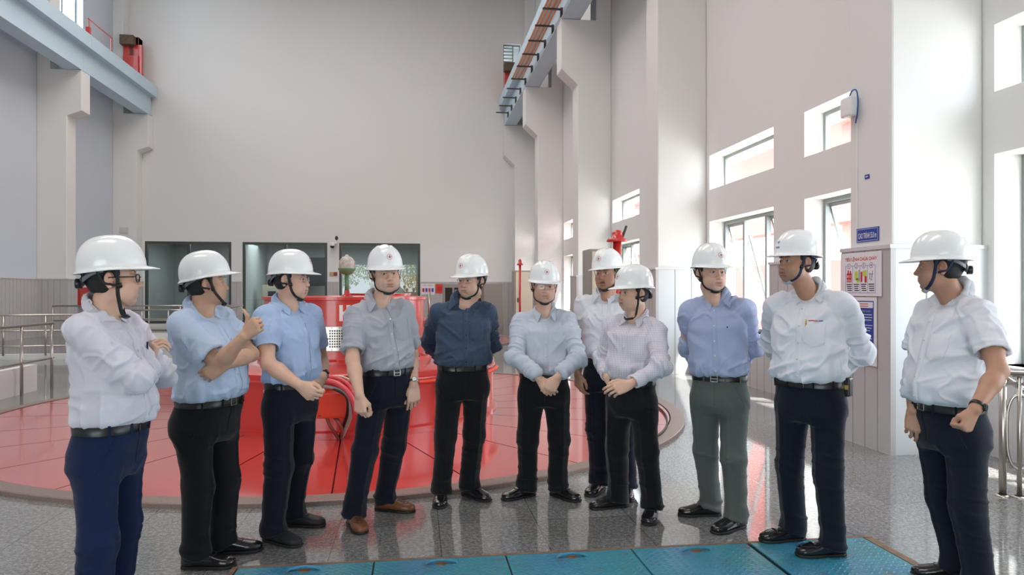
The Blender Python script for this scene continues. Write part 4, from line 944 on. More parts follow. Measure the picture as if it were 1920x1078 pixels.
def paint_head(V, H, R, P, col):
    hs = P['hs']; q = (V - H) @ R.T / hs; x, y, z = q[:, 0], q[:, 1], q[:, 2]; ax = np.abs(x); mo = P.get('mouth', 0.0)
    head = (np.abs(q) < (.12, .14, .16)).all(1); front = head & (y > .045)
    def mixc(m, c):
        m = m[:, None]; col[:] = col * (1 - m) + np.array(c) * m
    base = np.array(P['skin'])
    mixc(np.where(front, .35 * np.exp(-(((ax - .042) / .020) ** 2 + ((z + .032) / .020) ** 2)), 0), base * (1.06, .84, .80))
    mixc(np.where(front, .30 * np.exp(-((x / .012) ** 2 + ((z + .03) / .016) ** 2)), 0), base * (1.04, .82, .78))
    mixc(np.where(head, .35 * np.exp(-(((ax - .085) / .014) ** 2 + ((z + .005) / .03) ** 2)), 0), base * (1.04, .74, .68))
    # beard shadow, lips, brows, eyes
    bs = np.where(front, sstep(-.045, -.056, z) * sstep(.06, .035, ax) * .28, 0); mixc(bs, base * (.72, .74, .80))
    up = np.exp(-((x / .0235) ** 4 + ((z + .0612 - mo * .3) / .0048) ** 4)); lo = np.exp(-((x / .0205) ** 4 + ((z + .0715 + mo) / .0062) ** 4))
    mixc(np.where(front & (y > .075), np.maximum(up * .65, lo * .5), 0), np.array([base[0] * .82, base[1] * .58, base[2] * .56]))
    ln = np.exp(-((x / .024) ** 6 + ((z + .066 + mo * .35) / (.0016 + mo * .45)) ** 2)); mixc(np.where(front & (y > .07), ln * .8, 0), (.07, .018, .014))
    t = (ax - .013) / .036; zb = .0215 + .006 * np.sin(np.clip(t, 0, 1) * 2.4) - .003 * t; th = .0042 * (1 - .45 * np.clip(t, 0, 1))
    mixc(np.where(front, np.exp(-((z - zb) / th) ** 4) * sstep(-.08, .06, t) * sstep(1.04, .85, t) * .85, 0), np.array(P.get('hair', (.02, .016, .014))))
    d = ax - .031; op = .0050 * P.get('open', 1.0); hgt = op * (1 - (d / .0145) ** 2); zz = z - .0002
    eye = np.where(front & (np.abs(d) < .0145), sstep(.0012, -.0008, np.abs(zz) - hgt), 0); mixc(eye * .9, (.52, .48, .46))
    gz = P.get('gaze', 0.0); dd = x - np.sign(x) * .031 - gz
    mixc(eye * sstep(.0066, .0052, np.sqrt(dd ** 2 + zz ** 2)), (.014, .009, .007))
    lid = np.where(front & (np.abs(d) < .0155), np.exp(-((zz - np.maximum(hgt, 0) - .0006) / .0014) ** 2), 0); mixc(lid * .8, (.03, .018, .014))
    mixc(np.where(front & (np.abs(d) < .0145), np.exp(-((zz + np.maximum(hgt, 0) + .001) / .0012) ** 2), 0) * .35, base * .45)
    mixc(np.where(front, .22 * np.exp(-(((ax - .031) / .016) ** 2 + ((z + .011) / .006) ** 2)), 0), base * (.72, .66, .68))
    # scalp colour above the hairline
    mixc(np.where(head, np.maximum(sstep(.058, .07, z), sstep(.0, -.02, y) * sstep(-.055, -.03, z) * (ax < .074)) * .9, 0), np.array(P.get('hair', (.02, .016, .014))))

def add_hand(v, wr, f, n, right, pose, sc=1.0, k=.005):
    """wr wrist, f finger direction, n direction the palm faces"""
    f = nrm(f); n = nrm(np.asarray(n) - f * np.dot(n, f)); t = np.cross(f, n) if right else np.cross(n, f)      # t towards the thumb
    L = lambda a, b, c: wr + (f * a + n * b + t * c) * sc
    curls = dict(relaxed=((22, 30, 20), (28, 36, 24), (34, 40, 26), (40, 42, 28)), fist=((78, 95, 60), (84, 98, 62), (86, 98, 62), (84, 95, 60)),
                 half=((42, 58, 34), (50, 64, 36), (56, 66, 38), (58, 66, 40)), wrap=((40, 40, 24), (46, 44, 26), (50, 46, 28), (54, 46, 30)), flat=((6, 10, 6), (6, 10, 6), (9, 12, 8), (14, 14, 8)))[pose if pose != 'thumb' else 'fist']
    kn = [(.088, -.004, .030), (.092, -.006, .010), (.087, -.005, -.011), (.077, -.002, -.030)]
    for q in kn: v.cone(L(.006, .002, q[2] * .45), L(*q), .017 * sc, .0125 * sc, .012, sq=(n, .85))
    v.ell(L(.045, .004, .0), np.array((.046, .0145, .037)) * sc, np.array([f, n, t]), .012)
    v.ell(L(.036, .010, .026), np.array((.030, .014, .015)) * sc, np.array([nrm(f + t * .5), n, np.cross(nrm(f + t * .5), n)]), .010)
    lens = [(.042, .026, .021), (.046, .029, .022), (.042, .027, .021), (.033, .021, .018)]; rr = [.0088, .0092, .0088, .0078]
    for i in range(4):
        p = L(*kn[i]); a = 0; spread = (1.5 - i) * radians(3.0 if pose != 'relaxed' else 2.0); d0 = nrm(f + t * math.tan(spread))
        for jn in range(3):
            a += radians(curls[i][jn]); d = d0 * cos(a) + n * sin(a); q = p + d * lens[i][jn] * sc
            v.cone(p, q, (rr[i] - .0006 * jn) * sc, (rr[i] - .0006 * (jn + 1)) * sc, .003 if jn else .006); p = q
    if pose == 'thumb': ch = [((.028, .004, .028), (.058, .004, .046)), (None, (.078, .0, .066)), (None, (.082, -.004, .098))]
    elif pose == 'fist': ch = [((.024, .008, .026), (.056, .020, .040)), (None, (.082, .034, .030)), (None, (.094, .040, .008))]
    elif pose in ('wrap', 'half'): ch = [((.022, .008, .026), (.054, .020, .046)), (None, (.084, .026, .046)), (None, (.106, .030, .038))]
    else: ch = [((.022, .006, .026), (.054, .014, .048)), (None, (.086, .020, .053)), (None, (.110, .024, .048))]
    p = L(*ch[0][0]); r0 = .0125
    for a, b in ch: q = L(*b); v.cone(p, q, r0 * sc, (r0 - .0015) * sc, .006); r0 -= .0014; p = q

def helmet_surface(th, ph, P):
    """th azimuth (0 = front), ph 0 at the crown .. 1 at the rim; head frame, metres"""
    c, s = cos(th), sin(th); e = ph * pi / 2
    rad = sin(e) ** 0.78; z = .138 * cos(e) ** 0.90
    x = .1085 * rad * s; y = (.134 if c > 0 else .128) * rad * c
    if P.get('ribs'):
        for xc, h, wd in ((0, .0065, .018), (.040, .0045, .011), (-.040, .0045, .011)):
            m = math.exp(-((x - xc) / wd) ** 4) * (1 - sstep(.62, .92, ph)); z += h * m * (.35 + .65 * cos(e)); y += h * .9 * m * c * sin(e)
    z += .006 * sin(pi * ph) * 0
    return np.array([x, y, z])
def build_helmet(P, root, H, R, bvb):
    hs = P['hs']; pitch = radians(P.get('hpitch', 0)); o = np.array([0, -.006, .043])
    def loc(p):
        y, z = p[1], p[2]; q = np.array([p[0], y * cos(pitch) - z * sin(pitch), y * sin(pitch) + z * cos(pitch)]) + o; return H + (q @ R) * hs
    n, m = 72, 22; v = []; f = []
    for j in range(m + 1):
        for i in range(n): v.append(helmet_surface(2 * pi * i / n, max(j / m, .004), P))
    rows = m + 1
    def brim(k, amt, dz):
        for i in range(n):
            th = 2 * pi * i / n; b = helmet_surface(th, 1, P); c = cos(th); fr = max(0, c) ** 1.6
            ext = .006 + .045 * fr * amt if k else 0; d = nrm(np.array([b[0], b[1], 0])); g = .010 + .040 * fr
            w = (.15, .55, 1.0, 1.0)[k]
            z = b[2] - (.004, .007, .011, .0155)[k] - fr * (.001, .003, .007, .007)[k] + (.004 * (1 - abs(c)) )
            v.append(b + d * g * w + np.array([0, 0, z - b[2]]))
    for k in range(4): brim(k, 1, 0)
    rows += 4
    for j in range(rows - 1):
        for i in range(n): f.append((j * n + i, j * n + (i + 1) % n, (j + 1) * n + (i + 1) % n, (j + 1) * n + i))
    f.append(tuple(range(n - 1, -1, -1)))
    W = [loc(p) for p in v]
    hm = mobj('hard_hat', W, f, PM['helmet'], root, True); mod_solid(hm, .003, -1.0)
    es = hm.modifiers.new('w', 'WEIGHTED_NORMAL') if False else None
    # emblem on the front: white disc, red ring, four pointed star
    if P.get('emblem'):
        bv = BVHTree.FromPolygons([tuple(p) for p in v], [q for q in f if len(q) == 4])
        ez = P.get('ez', .060); sgn = 1
        def pr(a, b, off):
            hit = bv.ray_cast(Vector((a, .4, ez + b)), Vector((0, -1, 0))); 
            p = np.array(hit[0]) if hit[0] is not None else np.array([a, .13, ez + b]); return loc(p + np.array(hit[1]) * off * (1 if hit[1][1] > 0 else -1) if hit[0] is not None else p)
        def poly(name, pts, off, mt):
            c = pr(np.mean([p[0] for p in pts]), np.mean([p[1] for p in pts]), off); w = [c] + [pr(a, b, off) for a, b in pts]; k = len(pts)
            return mobj(name, w, [(0, 1 + i, 1 + (i + 1) % k) for i in range(k)], mt, hm)
        r = .0165
        if P['emblem'] == 'red': 
            w = [pr(q * cos(2 * pi * i / 32), q * sin(2 * pi * i / 32), .0012) for q in (r, r * .90) for i in range(32)]
            mobj('emblem_ring', w, [(i, (i + 1) % 32, 32 + (i + 1) % 32, 32 + i) for i in range(32)], PM['star'], hm)
        st = []
        for i in range(8):
            a = pi / 4 * i; q = r * .80 if i % 2 == 0 else r * .22; st.append((q * sin(a), q * cos(a)))
        poly('emblem_star', st, .0016, PM['star'] if P['emblem'] == 'red' else PM['starb'])
        poly('emblem_centre', [(r * .2 * cos(pi / 4 * i), r * .2 * sin(pi / 4 * i)) for i in range(8)], .0020, PM['starb'])
        if P['emblem'] == 'blue':
            for k in range(2): poly('emblem_text', [(-.016, -.024 - k * .006), (.016, -.024 - k * .006), (.016, -.0275 - k * .006), (-.016, -.0275 - k * .006)], .0016, PM['starb'])
    L = lambda p: H + (np.asarray(p) @ R) * hs
    def onskin(pts, g=.0035):
        out = []
        for p in pts:
            h = bvb.find_nearest(Vector(p)); nn = np.array(h[1]); q = (np.asarray(p) - np.array(h[0])).dot(nn)
            out.append(np.array(h[0]) + nn * g if q < g else np.asarray(p))
        return out
    w = P.get('hw', 1.0); sm = PM['strap_navy'] if P.get('navy') else PM['strap']
    # chin strap: two webbings per side meet below the ear and run to the chin
    lo = P.get('strap_low', 0.0); fw = P.get('strap_fwd', 0.0); ctr = L((0, .0, -.03)); b = MB(); st_ = None
    for s in (-1, 1):
        a = [(s * .100, .018, .046), (s * (.084 * w + .002), .022, -.005), (s * .073 * w, .030 + fw * .5, -.055), (s * .050 * w, .050 + fw, -.098 - lo), (s * .020, .068 + fw, -.117 - lo), (0, .073 + fw, -.120 - lo)]
        b.tube(onskin(spline([L(p) for p in a], 6)), 1, 8, flat=(.0075 * hs, .0016 * hs, ctr))
        a = [(s * .099, -.055, .040), (s * (.086 * w + .004), -.030, -.015), (s * (.082 * w), .012, -.030)]
        b.tube(onskin(spline([L(p) for p in a], 5)), 1, 8, flat=(.005 * hs, .0014 * hs, ctr))
    st_ = b.build('chin_strap', sm, hm, True)
    cp = MB(); pts = [L((x, .068 + fw - abs(x) * .35, -.121 - lo + abs(x) * .25)) for x in np.linspace(-.032, .032, 9)]
    cp.tube(onskin(pts, .005), 1, 10, flat=(.013 * hs, .005 * hs, ctr)); cp.build('chin_cup', PM['pad_grey'] if P.get('navy') else PM['pad'], hm, True)
    if P.get('slide', 1):
        for s in (-1, 1): MB().tube(onskin([L((s * .082 * w, .026, -.022)), L((s * .077 * w, .029, -.040))]), 1, 8, flat=(.010 * hs, .004 * hs, ctr)).build('strap_slider', PM['pad'], hm, True)
    # headband with ratchet at the nape
    pts = []
    for k in range(25):
        a = pi * (0.02 + .96 * k / 24); pts.append(L((.088 * w * cos(a), -.022 - .096 * sin(a) , .034 - .050 * sin(a) ** 2)))
    MB().tube(pts, 1, 8, flat=(.011 * hs, .002 * hs, L((0, -.02, 0)))).build('headband', PM['band'], hm, True)
    q = L((0, -.124, -.018)); bk = -R[1]
    MB().tube([q - bk * .012, q + bk * .010, q + bk * .014], [.021 * hs, .021 * hs, .017 * hs], 16).build('ratchet_knob', PM['pad'], hm, True)
    MB().tube(pts[8:17], 1, 8, flat=(.017 * hs, .0045 * hs, L((0, -.02, 0)))).build('nape_pad', PM['pad'], hm, True)
    for s in (-1, 1):
        q = L((s * .107, .012, .046)); MB().tube([q, q - R[2] * .012], .008, 10).build('strap_clip', PM['helmet'], hm, True)
    return hm

def build_glasses(P, root, H, R):
    hs = P['hs']; L = lambda p: H + (np.asarray(p) @ R) * hs; thick = P['glasses'] == 'black'
    g = empty('spectacles', H); g.parent = root; g.location = Vector(wmat(root).inverted() @ Vector(H))
    mt = PM['pad'] if thick else PM['metal']; r = .0022 if thick else .0009; w = P.get('hw', 1.0)
    for s in (-1, 1):
        pts = []
        for k in range(25):
            a = 2 * pi * k / 24; cx = np.sign(cos(a)) * abs(cos(a)) ** .65 * .0235; cz = np.sign(sin(a)) * abs(sin(a)) ** .65 * .0165
            pts.append(L((s * .033 + cx, .1005 - abs(s * .033 + cx) * .22, -.002 + cz)))
        MB().tube(pts, r * hs, 8, cap=False).build('rim', mt, g, True)
        c = np.mean(pts[:-1], axis=0); mobj('lens', [c] + pts[:-1], [(0, 1 + i, 1 + (i + 1) % 24) for i in range(24)], PM['lens'], g)
        MB().tube(spline([L((s * .056, .087, .004)), L((s * .074 * w, .070, .004)), L((s * .080 * w, .02, .003)), L((s * .083 * w, -.012, .001)), L((s * .081 * w, -.026, -.016))], 6), (.0022 if thick else .0011) * hs, 8).build('temple', mt, g, True)
    MB().tube(spline([L((-.010, .099, .001)), L((0, .1025, .003)), L((.010, .099, .001))], 5), r * 1.1 * hs, 8).build('bridge', mt, g, True)
    return g

def build_shoe(P, root, ank, dirn, name='shoe', i=0, z0=0.0):
    d = nrm((dirn[0], dirn[1], 0)); r = np.array([d[1], -d[0], 0]); o = np.array([ank[0], ank[1], z0]); sc = P.get('foot', 1.0)
    mt = P.get('shoe', 'shoe')
    L = lambda x, y, z: o + (r * x + d * y) * sc + UP * z * sc
    v = Vol(o - (.24, .24, .03), o + (.24, .24, .17), .005); R = np.array([r, d, UP])
    v.stack(o, np.array([r, UP, d]), np.array([-.082, -.075, -.06, -.03, .03, .09, .13, .165, .185, .196]) * sc, np.array([.012, .026, .034, .036, .037, .047, .050, .044, .030, .010]) * sc,
            np.array([.03, .040, .045, .047, .046, .036, .030, .026, .020, .012]) * sc, np.array([.034, .038, .042, .045, .046, .036, .031, .028, .026, .026]) * sc, .01, 2.2)
    v.cone(L(0, -.025, .06), L(0, -.02, .10), .038 * sc, .036 * sc, .03)
    v.put(o - .3, o + (.3, .3, .014), lambda x, y, z: (z - (z0 + .012)) + 0 * x + 0 * y, .004, 's')
    V, F = v.mesh(); V = relax(V, F, 2); V[:, 2] = np.maximum(V[:, 2], z0 + .011)
    sh = fast_mesh(name, V, F, PM[mt], root)
    outl = [(.0, -.086), (.024, -.078), (.036, -.055), (.036, -.01), (.038, .04), (.049, .095), (.051, .13), (.044, .168), (.030, .190), (.0, .200)]
    outl = outl + [(-x, y) for x, y in outl[-2:0:-1]]
    pl = [(L(x * 1.03, y, 0)[0], L(x * 1.03, y, 0)[1]) for x, y in outl]; s = MB().prism(pl, z0 + .002, z0 + .016); mod_bevel(s.build('sole', PM['sole'], sh), .003, 1)
    bs = BVHTree.FromPolygons([tuple(p) for p in V], [tuple(q) for q in F.tolist()])
    def top(x, y, g=.001):
        p = L(x, y, .2); h = bs.ray_cast(Vector(p), Vector((0, 0, -1))); return np.array(h[0]) + UP * g if h[0] is not None else L(x, y, .03)
    if mt == 'brown':
        for k in range(4): MB().tube([top(x, .082 + k * .013 + .05 * abs(x)) for x in np.linspace(-.018, .018, 7)], .0024, 6).build('lace', PM['pad'], sh, True)
        MB().tube([top(x, .150 + x * x * -30) for x in np.linspace(-.036, .036, 9)], .0012, 5).build('toe_seam', PM['sole'], sh, True)
    elif P.get('loafer'):
        MB().tube([top(x, .098) for x in np.linspace(-.040, .040, 11)], 1, 8, flat=(.012, .0025, L(0, .098, .0))).build('strap_bar', PM[mt], sh, True)
        MB().tube([top(x, .168 - 55 * x * x) for x in np.linspace(-.034, .034, 11)], .0020, 5).build('toe_seam', PM['sole'], sh, True)
    else:
        MB().tube([top(x, .095 - 14 * x * x) for x in np.linspace(-.036, .036, 11)], .0022, 6).build('throat_seam', PM['sole'], sh, True)
    return sh

def build_person(P):
    d = P['d']; px0 = P['belt'][0]; rng = np.random.RandomState(P['seed']); S_ = P.get('scale', 1.0)
    tf = facing(P['torso'], px0); pf = facing(P.get('pelvis', P['torso']), px0)
    B = at(*P['belt'], d); N = at(*P['neck'], d) + tf * P.get('lean', 0.0)           # belt centre, middle of the shoulder line
    up = nrm(N - B); RTo = frame(tf, up); right, fwd = RTo[0], RTo[1]; LT = np.linalg.norm(N - B)
    RP = frame(pf, UP)
    sp = P.get('span', .178); shr = {1: N + right * sp - up * P.get('drop', .042) + fwd * P.get('shf', 0.0), -1: N - right * sp - up * P.get('drop', .042) + fwd * P.get('shf', 0.0)}
    ul, fl = P.get('ul', .285), P.get('fl', .245)
    el, wr = {}, {}
    for s, key in ((1, 'R'), (-1, 'L')):
        e = P['el' + key]; el[s] = ray_sphere(e[0], e[1], shr[s], ul, e[2])
        w = P['wr' + key]; wr[s] = ray_sphere(w[0], w[1], el[s], fl, w[2])
    hd = P['head']; hfv = facing(hd[2], hd[0]); pit = radians(hd[3] if len(hd) > 3 else 0); rol = radians(hd[4] if len(hd) > 4 else 0)
    H = at(hd[0], hd[1], d) + tf * P.get('hfwd', .0) + hfv * .0
    rr = np.cross(hfv, UP); f2 = hfv * cos(pit) + UP * sin(pit); u2 = np.cross(rr, f2); r3 = rr * cos(rol) + u2 * sin(rol); RH = frame(f2, np.cross(r3, f2)); hs = P['hs'] = P.get('hs', .98)
    root = empty('person', (B[0], B[1], 0), label=P['label'], cat='person', group='men in white hard hats')
    wf, df, be = P.get('w', 1.0), P.get('dp', 1.0), P.get('belly', 0.0)
    S = np.array([-.035, 0.0, .035, .10, .20, .30, LT * .86, LT * .94, LT - .005])
    Wd = np.array([.148, .154, .165, .168, .168, .171, .158, .122, .070]) * wf; Dp = np.array([.096, .112, .126, .128, .125, .120, .102, .082, .052]) * df
    CYs = np.array([be * .4, be * .6, .004 + be * .85, .008 + be, .008 + be * .7, .008 + be * .2, -.004, -.012, -.018])
    nb = N + up * .066 - fwd * .016; HB = H + (np.array([0, -.028, -.085]) @ RH) * hs                    # neck base, skull base
    # ---------------- body: head, neck, trunk, arms and hands as one surface
    allp = np.array([H, H + RH[2] * .13, H + RH[1] * .11, H - RH[1] * .12, N, B - UP * .12] + list(shr.values()) + list(el.values()) + list(wr.values()))
    hp = {1: P['hR'], -1: P['hL']}
    for s in (1, -1): allp = np.vstack([allp, wr[s] + nrm(c2w(hp[s][0])) * .19])
    lo, hi = allp.min(0) - .085, allp.max(0) + .085
    v = Vol(lo, hi, P.get('res', .0029))
    v.stack(B, RTo, S, Wd - .022, Dp - .022, CYs, .02)
    for s in (1, -1):
        v.cone(shr[s], N + up * .006 - fwd * .014, .034, .036, .03); ak = 1.0 if P['sleeve'] == 'short' else .80; v.cone(shr[s], el[s], .046 * (wf if ak == 1 else ak), .039 * ak, .02); v.cone(shr[s] + (el[s] - shr[s]) * .3, shr[s] + (el[s] - shr[s]) * .65, .044 * ak, .044 * ak, .02)
        fd = wr[s] - el[s]; v.cone(el[s], el[s] + fd * .35, .038 * ak, .041 * ak, .02); v.cone(el[s] + fd * .3, wr[s], .041 * ak, .0262, .015)
    add_head(v, H, RH, P)
    v.cone(nb - up * .06, HB, .058 * P.get('nk', 1), .050 * P.get('nk', 1), .025); v.cone(N + up * .02 + fwd * .030, HB + (np.array([0, .036, -.004]) @ RH), .034, .030, .02)
    for s, key in ((1, 'R'), (-1, 'L')):
        h = hp[s]; add_hand(v, wr[s] + nrm(c2w(h[0])) * .004, c2w(h[0]), c2w(h[1]), s == 1, h[2], P.get('hand', .98))
    V, F = v.mesh(); V = relax(V, F, 1, .35)
    col = np.tile(np.array(P['skin'], float), (len(V), 1)); col *= (1 + .06 * noise3(V * 28))[:, None]; col *= (1 + .05 * noise3(V * 9 + 7))[:, None] ** np.array([.4, 1, 1])
    paint_head(V, H, RH, P, col)
    body = fast_mesh('body', V, F, SKIN, root, col); m_ = np.linalg.norm(V - H, axis=1) < .2; fm = m_[F].all(1); Vbody, Fbody = V, F[fm]
    # ---------------- hair
    v = Vol(H - .14, H + .14, .0045); W = lambda p: H + (np.asarray(p) @ RH) * hs; w = P.get('hw', 1.0)
    v.ell(W((0, -.018, .034)), np.array((.0815 * w, .1005, .086)) * hs, RH, .01); v.ell(W((0, -.036, -.028)), np.array((.063 * w, .055, .046)) * hs, RH, .03)
    def cutf(x, y, z):
        q = [((x - H[0]) * RH[i][0] + (y - H[1]) * RH[i][1] + (z - H[2]) * RH[i][2]) / hs for i in range(3)]; ax = np.abs(q[0])
        a = np.minimum(q[2] + .058 + .10 * np.maximum(q[1] + .06, 0) , .5)                                   # above the nape line
        line = .030 + .0 * ax; face = np.minimum(line - q[1], .5)                                          # behind the temples
        top = q[2] - (.058 - .25 * np.maximum(ax - .045, 0)); keep = np.minimum(a, np.maximum(face, top))
        side = np.maximum(q[2] - (-.022 - .55 * (q[1] - .02)), -.012 - q[1]); return np.minimum(keep, np.maximum(side, top)) * 1.0
    v.put(H - .2, H + .2, lambda x, y, z: -cutf(x, y, z), .004, 's') if False else None
    sl, PP = v.region(H - .2, H + .2); v.a[sl] = np.maximum(v.a[sl], -cutf(*PP).astype(np.float32))
    for s in (-1, 1): v.ell(W((s * (.0755 * w + .006), -.006, -.006)), np.array((.016, .021, .034)) * hs, RH, .004, 's')
    Vh, Fh = v.mesh(); fast_mesh('hair', Vh + vnormals(Vh, Fh) * (.0006 * noise3(Vh * 160))[:, None], Fh, mat_hair(P), root)
    # ---------------- shirt
    short = P['sleeve'] == 'short'; allp = np.array([N + up * .1, B - UP * .05] + list(shr.values()) + list(el.values()) + ([] if short else list(wr.values())))
    v = Vol(allp.min(0) - .20, allp.max(0) + .20, .0058); v.stack(B, RTo, S, Wd, Dp, CYs, .02)
    for s in (1, -1):
        v.cone(shr[s] - (shr[s] - N) * .06 + up * .006, nb - up * .042 + right * s * .030, .050 * (.5 + .5 * wf), .036, .03)
    for s in (1, -1):                                                 # each sleeve is cut and hollowed by itself, then joined on
        v2 = Vol(v.lo, v.lo + (v.n - 1) * v.h - 1e-6, v.h); a, b = shr[s] - (shr[s] - N) * .10, el[s]
        if short:
            c = a + (b - a) * P.get('hem', .74); v2.cone(a, a + (b - a) * .35, .058 * wf, .064 * wf, .03); v2.cone(a, c + nrm(b - a) * .02, .058 * wf, .068 * wf, .03); ax = nrm(b - a); ri, dep = .056 * wf, .028
        else:
            v2.cone(a, a + (b - a) * .35, .056 * wf, .056 * wf, .03); v2.cone(a, b, .056 * wf, .0485, .03)
            c = b + (wr[s] - b) * P.get('cuff', {}).get('R' if s == 1 else 'L', .93); ax = nrm(wr[s] - b)
            v2.cone(b, c + ax * .012, .0485, .040, .02); v2.cone(c - ax * .045, c + ax * .012, .0412, .0412, .008); ri, dep = .0305, .018
        sl, PP = v2.region(c - .13, c + .13); pp = (PP[0] - c[0]) * ax[0] + (PP[1] - c[1]) * ax[1] + (PP[2] - c[2]) * ax[2]
        rad = np.sqrt(np.maximum((PP[0] - c[0]) ** 2 + (PP[1] - c[1]) ** 2 + (PP[2] - c[2]) ** 2 - pp * pp, 0)); A = v2.a[sl]
        A = np.where((rad < .10) & (pp > -.06), np.maximum(A, pp), A); A = np.maximum(A, -np.maximum(rad - ri, np.maximum(-dep - pp, pp - .06))); v2.a[sl] = A
        kk = .028; hh = np.maximum(kk - np.abs(v.a - v2.a), 0) / kk; v.a = np.minimum(v.a, v2.a) - hh * hh * kk * .25
    axn = nrm(nrm(HB - nb) * .4 + nrm(up * .93 + fwd * .3) * .6); v.cone(nb - up * .05, nb + axn * .004, .068 * P.get('nk', 1), .0655 * P.get('nk', 1), .02)               # stand
    v.cone(nb - up * .05, HB + UP * .06, .057 * P.get('nk', 1), .060 * P.get('nk', 1), .006, 's')             # neck opening
    cp_ = nb + axn * .012; tl = nrm(axn + fwd * .75)
    def topcut(x, y, z):
        p = (x - cp_[0], y - cp_[1], z - cp_[2]); a_ = p[0] * axn[0] + p[1] * axn[1] + p[2] * axn[2]; r_ = np.sqrt(np.maximum(p[0] ** 2 + p[1] ** 2 + p[2] ** 2 - a_ * a_, 0))
        return np.maximum(-(p[0] * tl[0] + p[1] * tl[1] + p[2] * tl[2]), r_ - .082)
    v.put(cp_ - .10, cp_ + .12, topcut, .004, 's')
    vb = N + fwd * (.150) + up * -.03
    v.cone(N + fwd * .085 + up * .055, N + fwd * .12 - up * P.get('vneck', .022), .030, .005, .008, 's')       # open V at the throat
    V, F = v.mesh(); V = relax(V, F, 2)
    V = wrinkle_shirt(V, F, P, B, RTo, LT, shr, el, wr, rng, short)
    shirt = fast_mesh('shirt', V, F, P['cloth'], root)
    bv = BVHTree.FromPolygons([tuple(p) for p in V], [tuple(q) for q in F.tolist()])
    rl = V[F].mean(1) - nb; al = rl @ axn; ra_ = np.linalg.norm(rl - np.outer(al, axn), axis=1); keep = ~((ra_ < .0635 * P.get('nk', 1)) & (al > -.075))
    bvo = BVHTree.FromPolygons([tuple(p) for p in V], [tuple(q) for q in F[keep].tolist()])
    shirt_details(P, shirt, bv, bvo, B, N, RTo, LT, nb, HB, CYs, S, short, el, shr)
    # ---------------- trousers
    hipz = .095; hip = {s: B - UP * hipz + RP[0] * s * .088 * wf + RP[1] * .0 for s in (1, -1)}
    ank, kn, fdir = {}, {}, {}
    for s, key in ((1, 'R'), (-1, 'L')):
        a = P['ft' + key]; ank[s] = floor_at(a[0], a[1]); fdir[s] = facing(a[2], a[0]); top = ank[s] + UP * .10
        k_ = hip[s] * .48 + top * .52 + nrm(fdir[s] + pf) * P.get('knee', .022)
        if 'kn' + key in P: kk = P['kn' + key]; k_ = at(kk[0], kk[1], np.dot(k_, FW))
        kn[s] = k_
    lo = np.min([hip[1], hip[-1], ank[1], ank[-1], B], axis=0) - (.2, .2, 0); hi = np.max([hip[1], hip[-1], ank[1], ank[-1], B], axis=0) + (.2, .2, .05); lo[2] = -.02
    v = Vol(lo, hi, .0064)
    St = np.array([-.21, -.17, -.10, -.05, 0, .012]); 
    v.stack(B, np.array([RP[0], RP[1], UP]), St, np.array([.135, .160, .167, .166, .160, .157]) * wf, np.array([.10, .122, .127, .124, .116, .114]) * df, np.array([-.01, -.010, -.006, be * .3, be * .6, be * .6]), .03, 2.3)
    lw = P.get('legw', 1.0)
    for s in (1, -1):
        v.cone(hip[s] - UP * .04, kn[s], .088 * lw * (.5 + .5 * wf), .073 * lw, .035); v.cone(kn[s], ank[s] + UP * .08 - fdir[s] * .004, .073 * lw, .064 * lw, .03)
        v.cone(ank[s] + UP * .10 + fdir[s] * .006, ank[s] + UP * .055 + fdir[s] * .014, .064 * lw, .067 * lw, .02)
        c = ank[s] + UP * P.get('hemz', .045)
        v.put(c - (.12, .12, .2), c + (.12, .12, 0), lambda x, y, z, c=c, fd=fdir[s]: (z - c[2]) + .28 * ((x - c[0]) * fd[0] + (y - c[1]) * fd[1]) * -1, .006, 's')
    V, F = v.mesh(); V = relax(V, F, 2); Nn = vnormals(V, F)
    dsp = np.zeros(len(V)); z = V[:, 2]
    dA = np.min([np.linalg.norm(V - kn[s], axis=1) for s in (1, -1)], axis=0)
    q = V * 1.0
    dsp += .0045 * noise3(np.c_[q[:, 0] * 13, q[:, 1] * 13, q[:, 2] * 2.2] + P['seed'])                      # long hanging folds
    rg = 1 - np.abs(noise3(np.c_[q[:, 0] * 5, q[:, 1] * 5, q[:, 2] * 17 + q[:, 0] * 4] + P['seed'] * 3)) * 2.2
    dsp += .007 * np.clip(rg, 0, 1) * np.exp(-(dA / .17) ** 2) + .011 * np.clip(rg, 0, 1) * sstep(.30, .08, z)
    rg2 = 1 - np.abs(noise3(np.c_[q[:, 0] * 9 + q[:, 2] * 5, q[:, 1] * 9, q[:, 2] * 9] + 11)) * 2.5
    dsp += .006 * np.clip(rg2, 0, 1) * np.exp(-((z - (B[2] - .20)) / .09) ** 2) + .003 * noise3(q * 7 + 5)
    dsp *= sstep(0, .06, B[2] - z + .01)
    for s in (1, -1):                                                                                        # pressed crease down the front
        for a, b in ((hip[s], kn[s]), (kn[s], ank[s])):
            ab = b - a; t = ((V - a) @ ab) / ab.dot(ab); c = a + np.outer(np.clip(t, 0, 1), ab); fd = nrm(fdir[s] + pf); sd = np.cross(fd, UP); o_ = V - c
            dsp += np.where((t > .0) & (t < 1), .007 * np.exp(-((o_ @ sd) / .012) ** 2) * ((o_ @ fd) > .02) * sstep(-.1, .5, t + (a is kn[s])), 0)
    V = V + Nn * dsp[:, None]; tr = fast_mesh('trousers', V, F, TR[P['trousers']], root)
    bt = BVHTree.FromPolygons([tuple(p) for p in V], [tuple(q) for q in F.tolist()])
    # fly seam, pocket slits
    def on_tr(ang, z):
        dr = RP[1] * cos(ang) + RP[0] * sin(ang); h = bt.ray_cast(Vector(B + UP * z + dr * .5), Vector(-dr)); return None if h[0] is None else np.array(h[0]) + dr * .0012
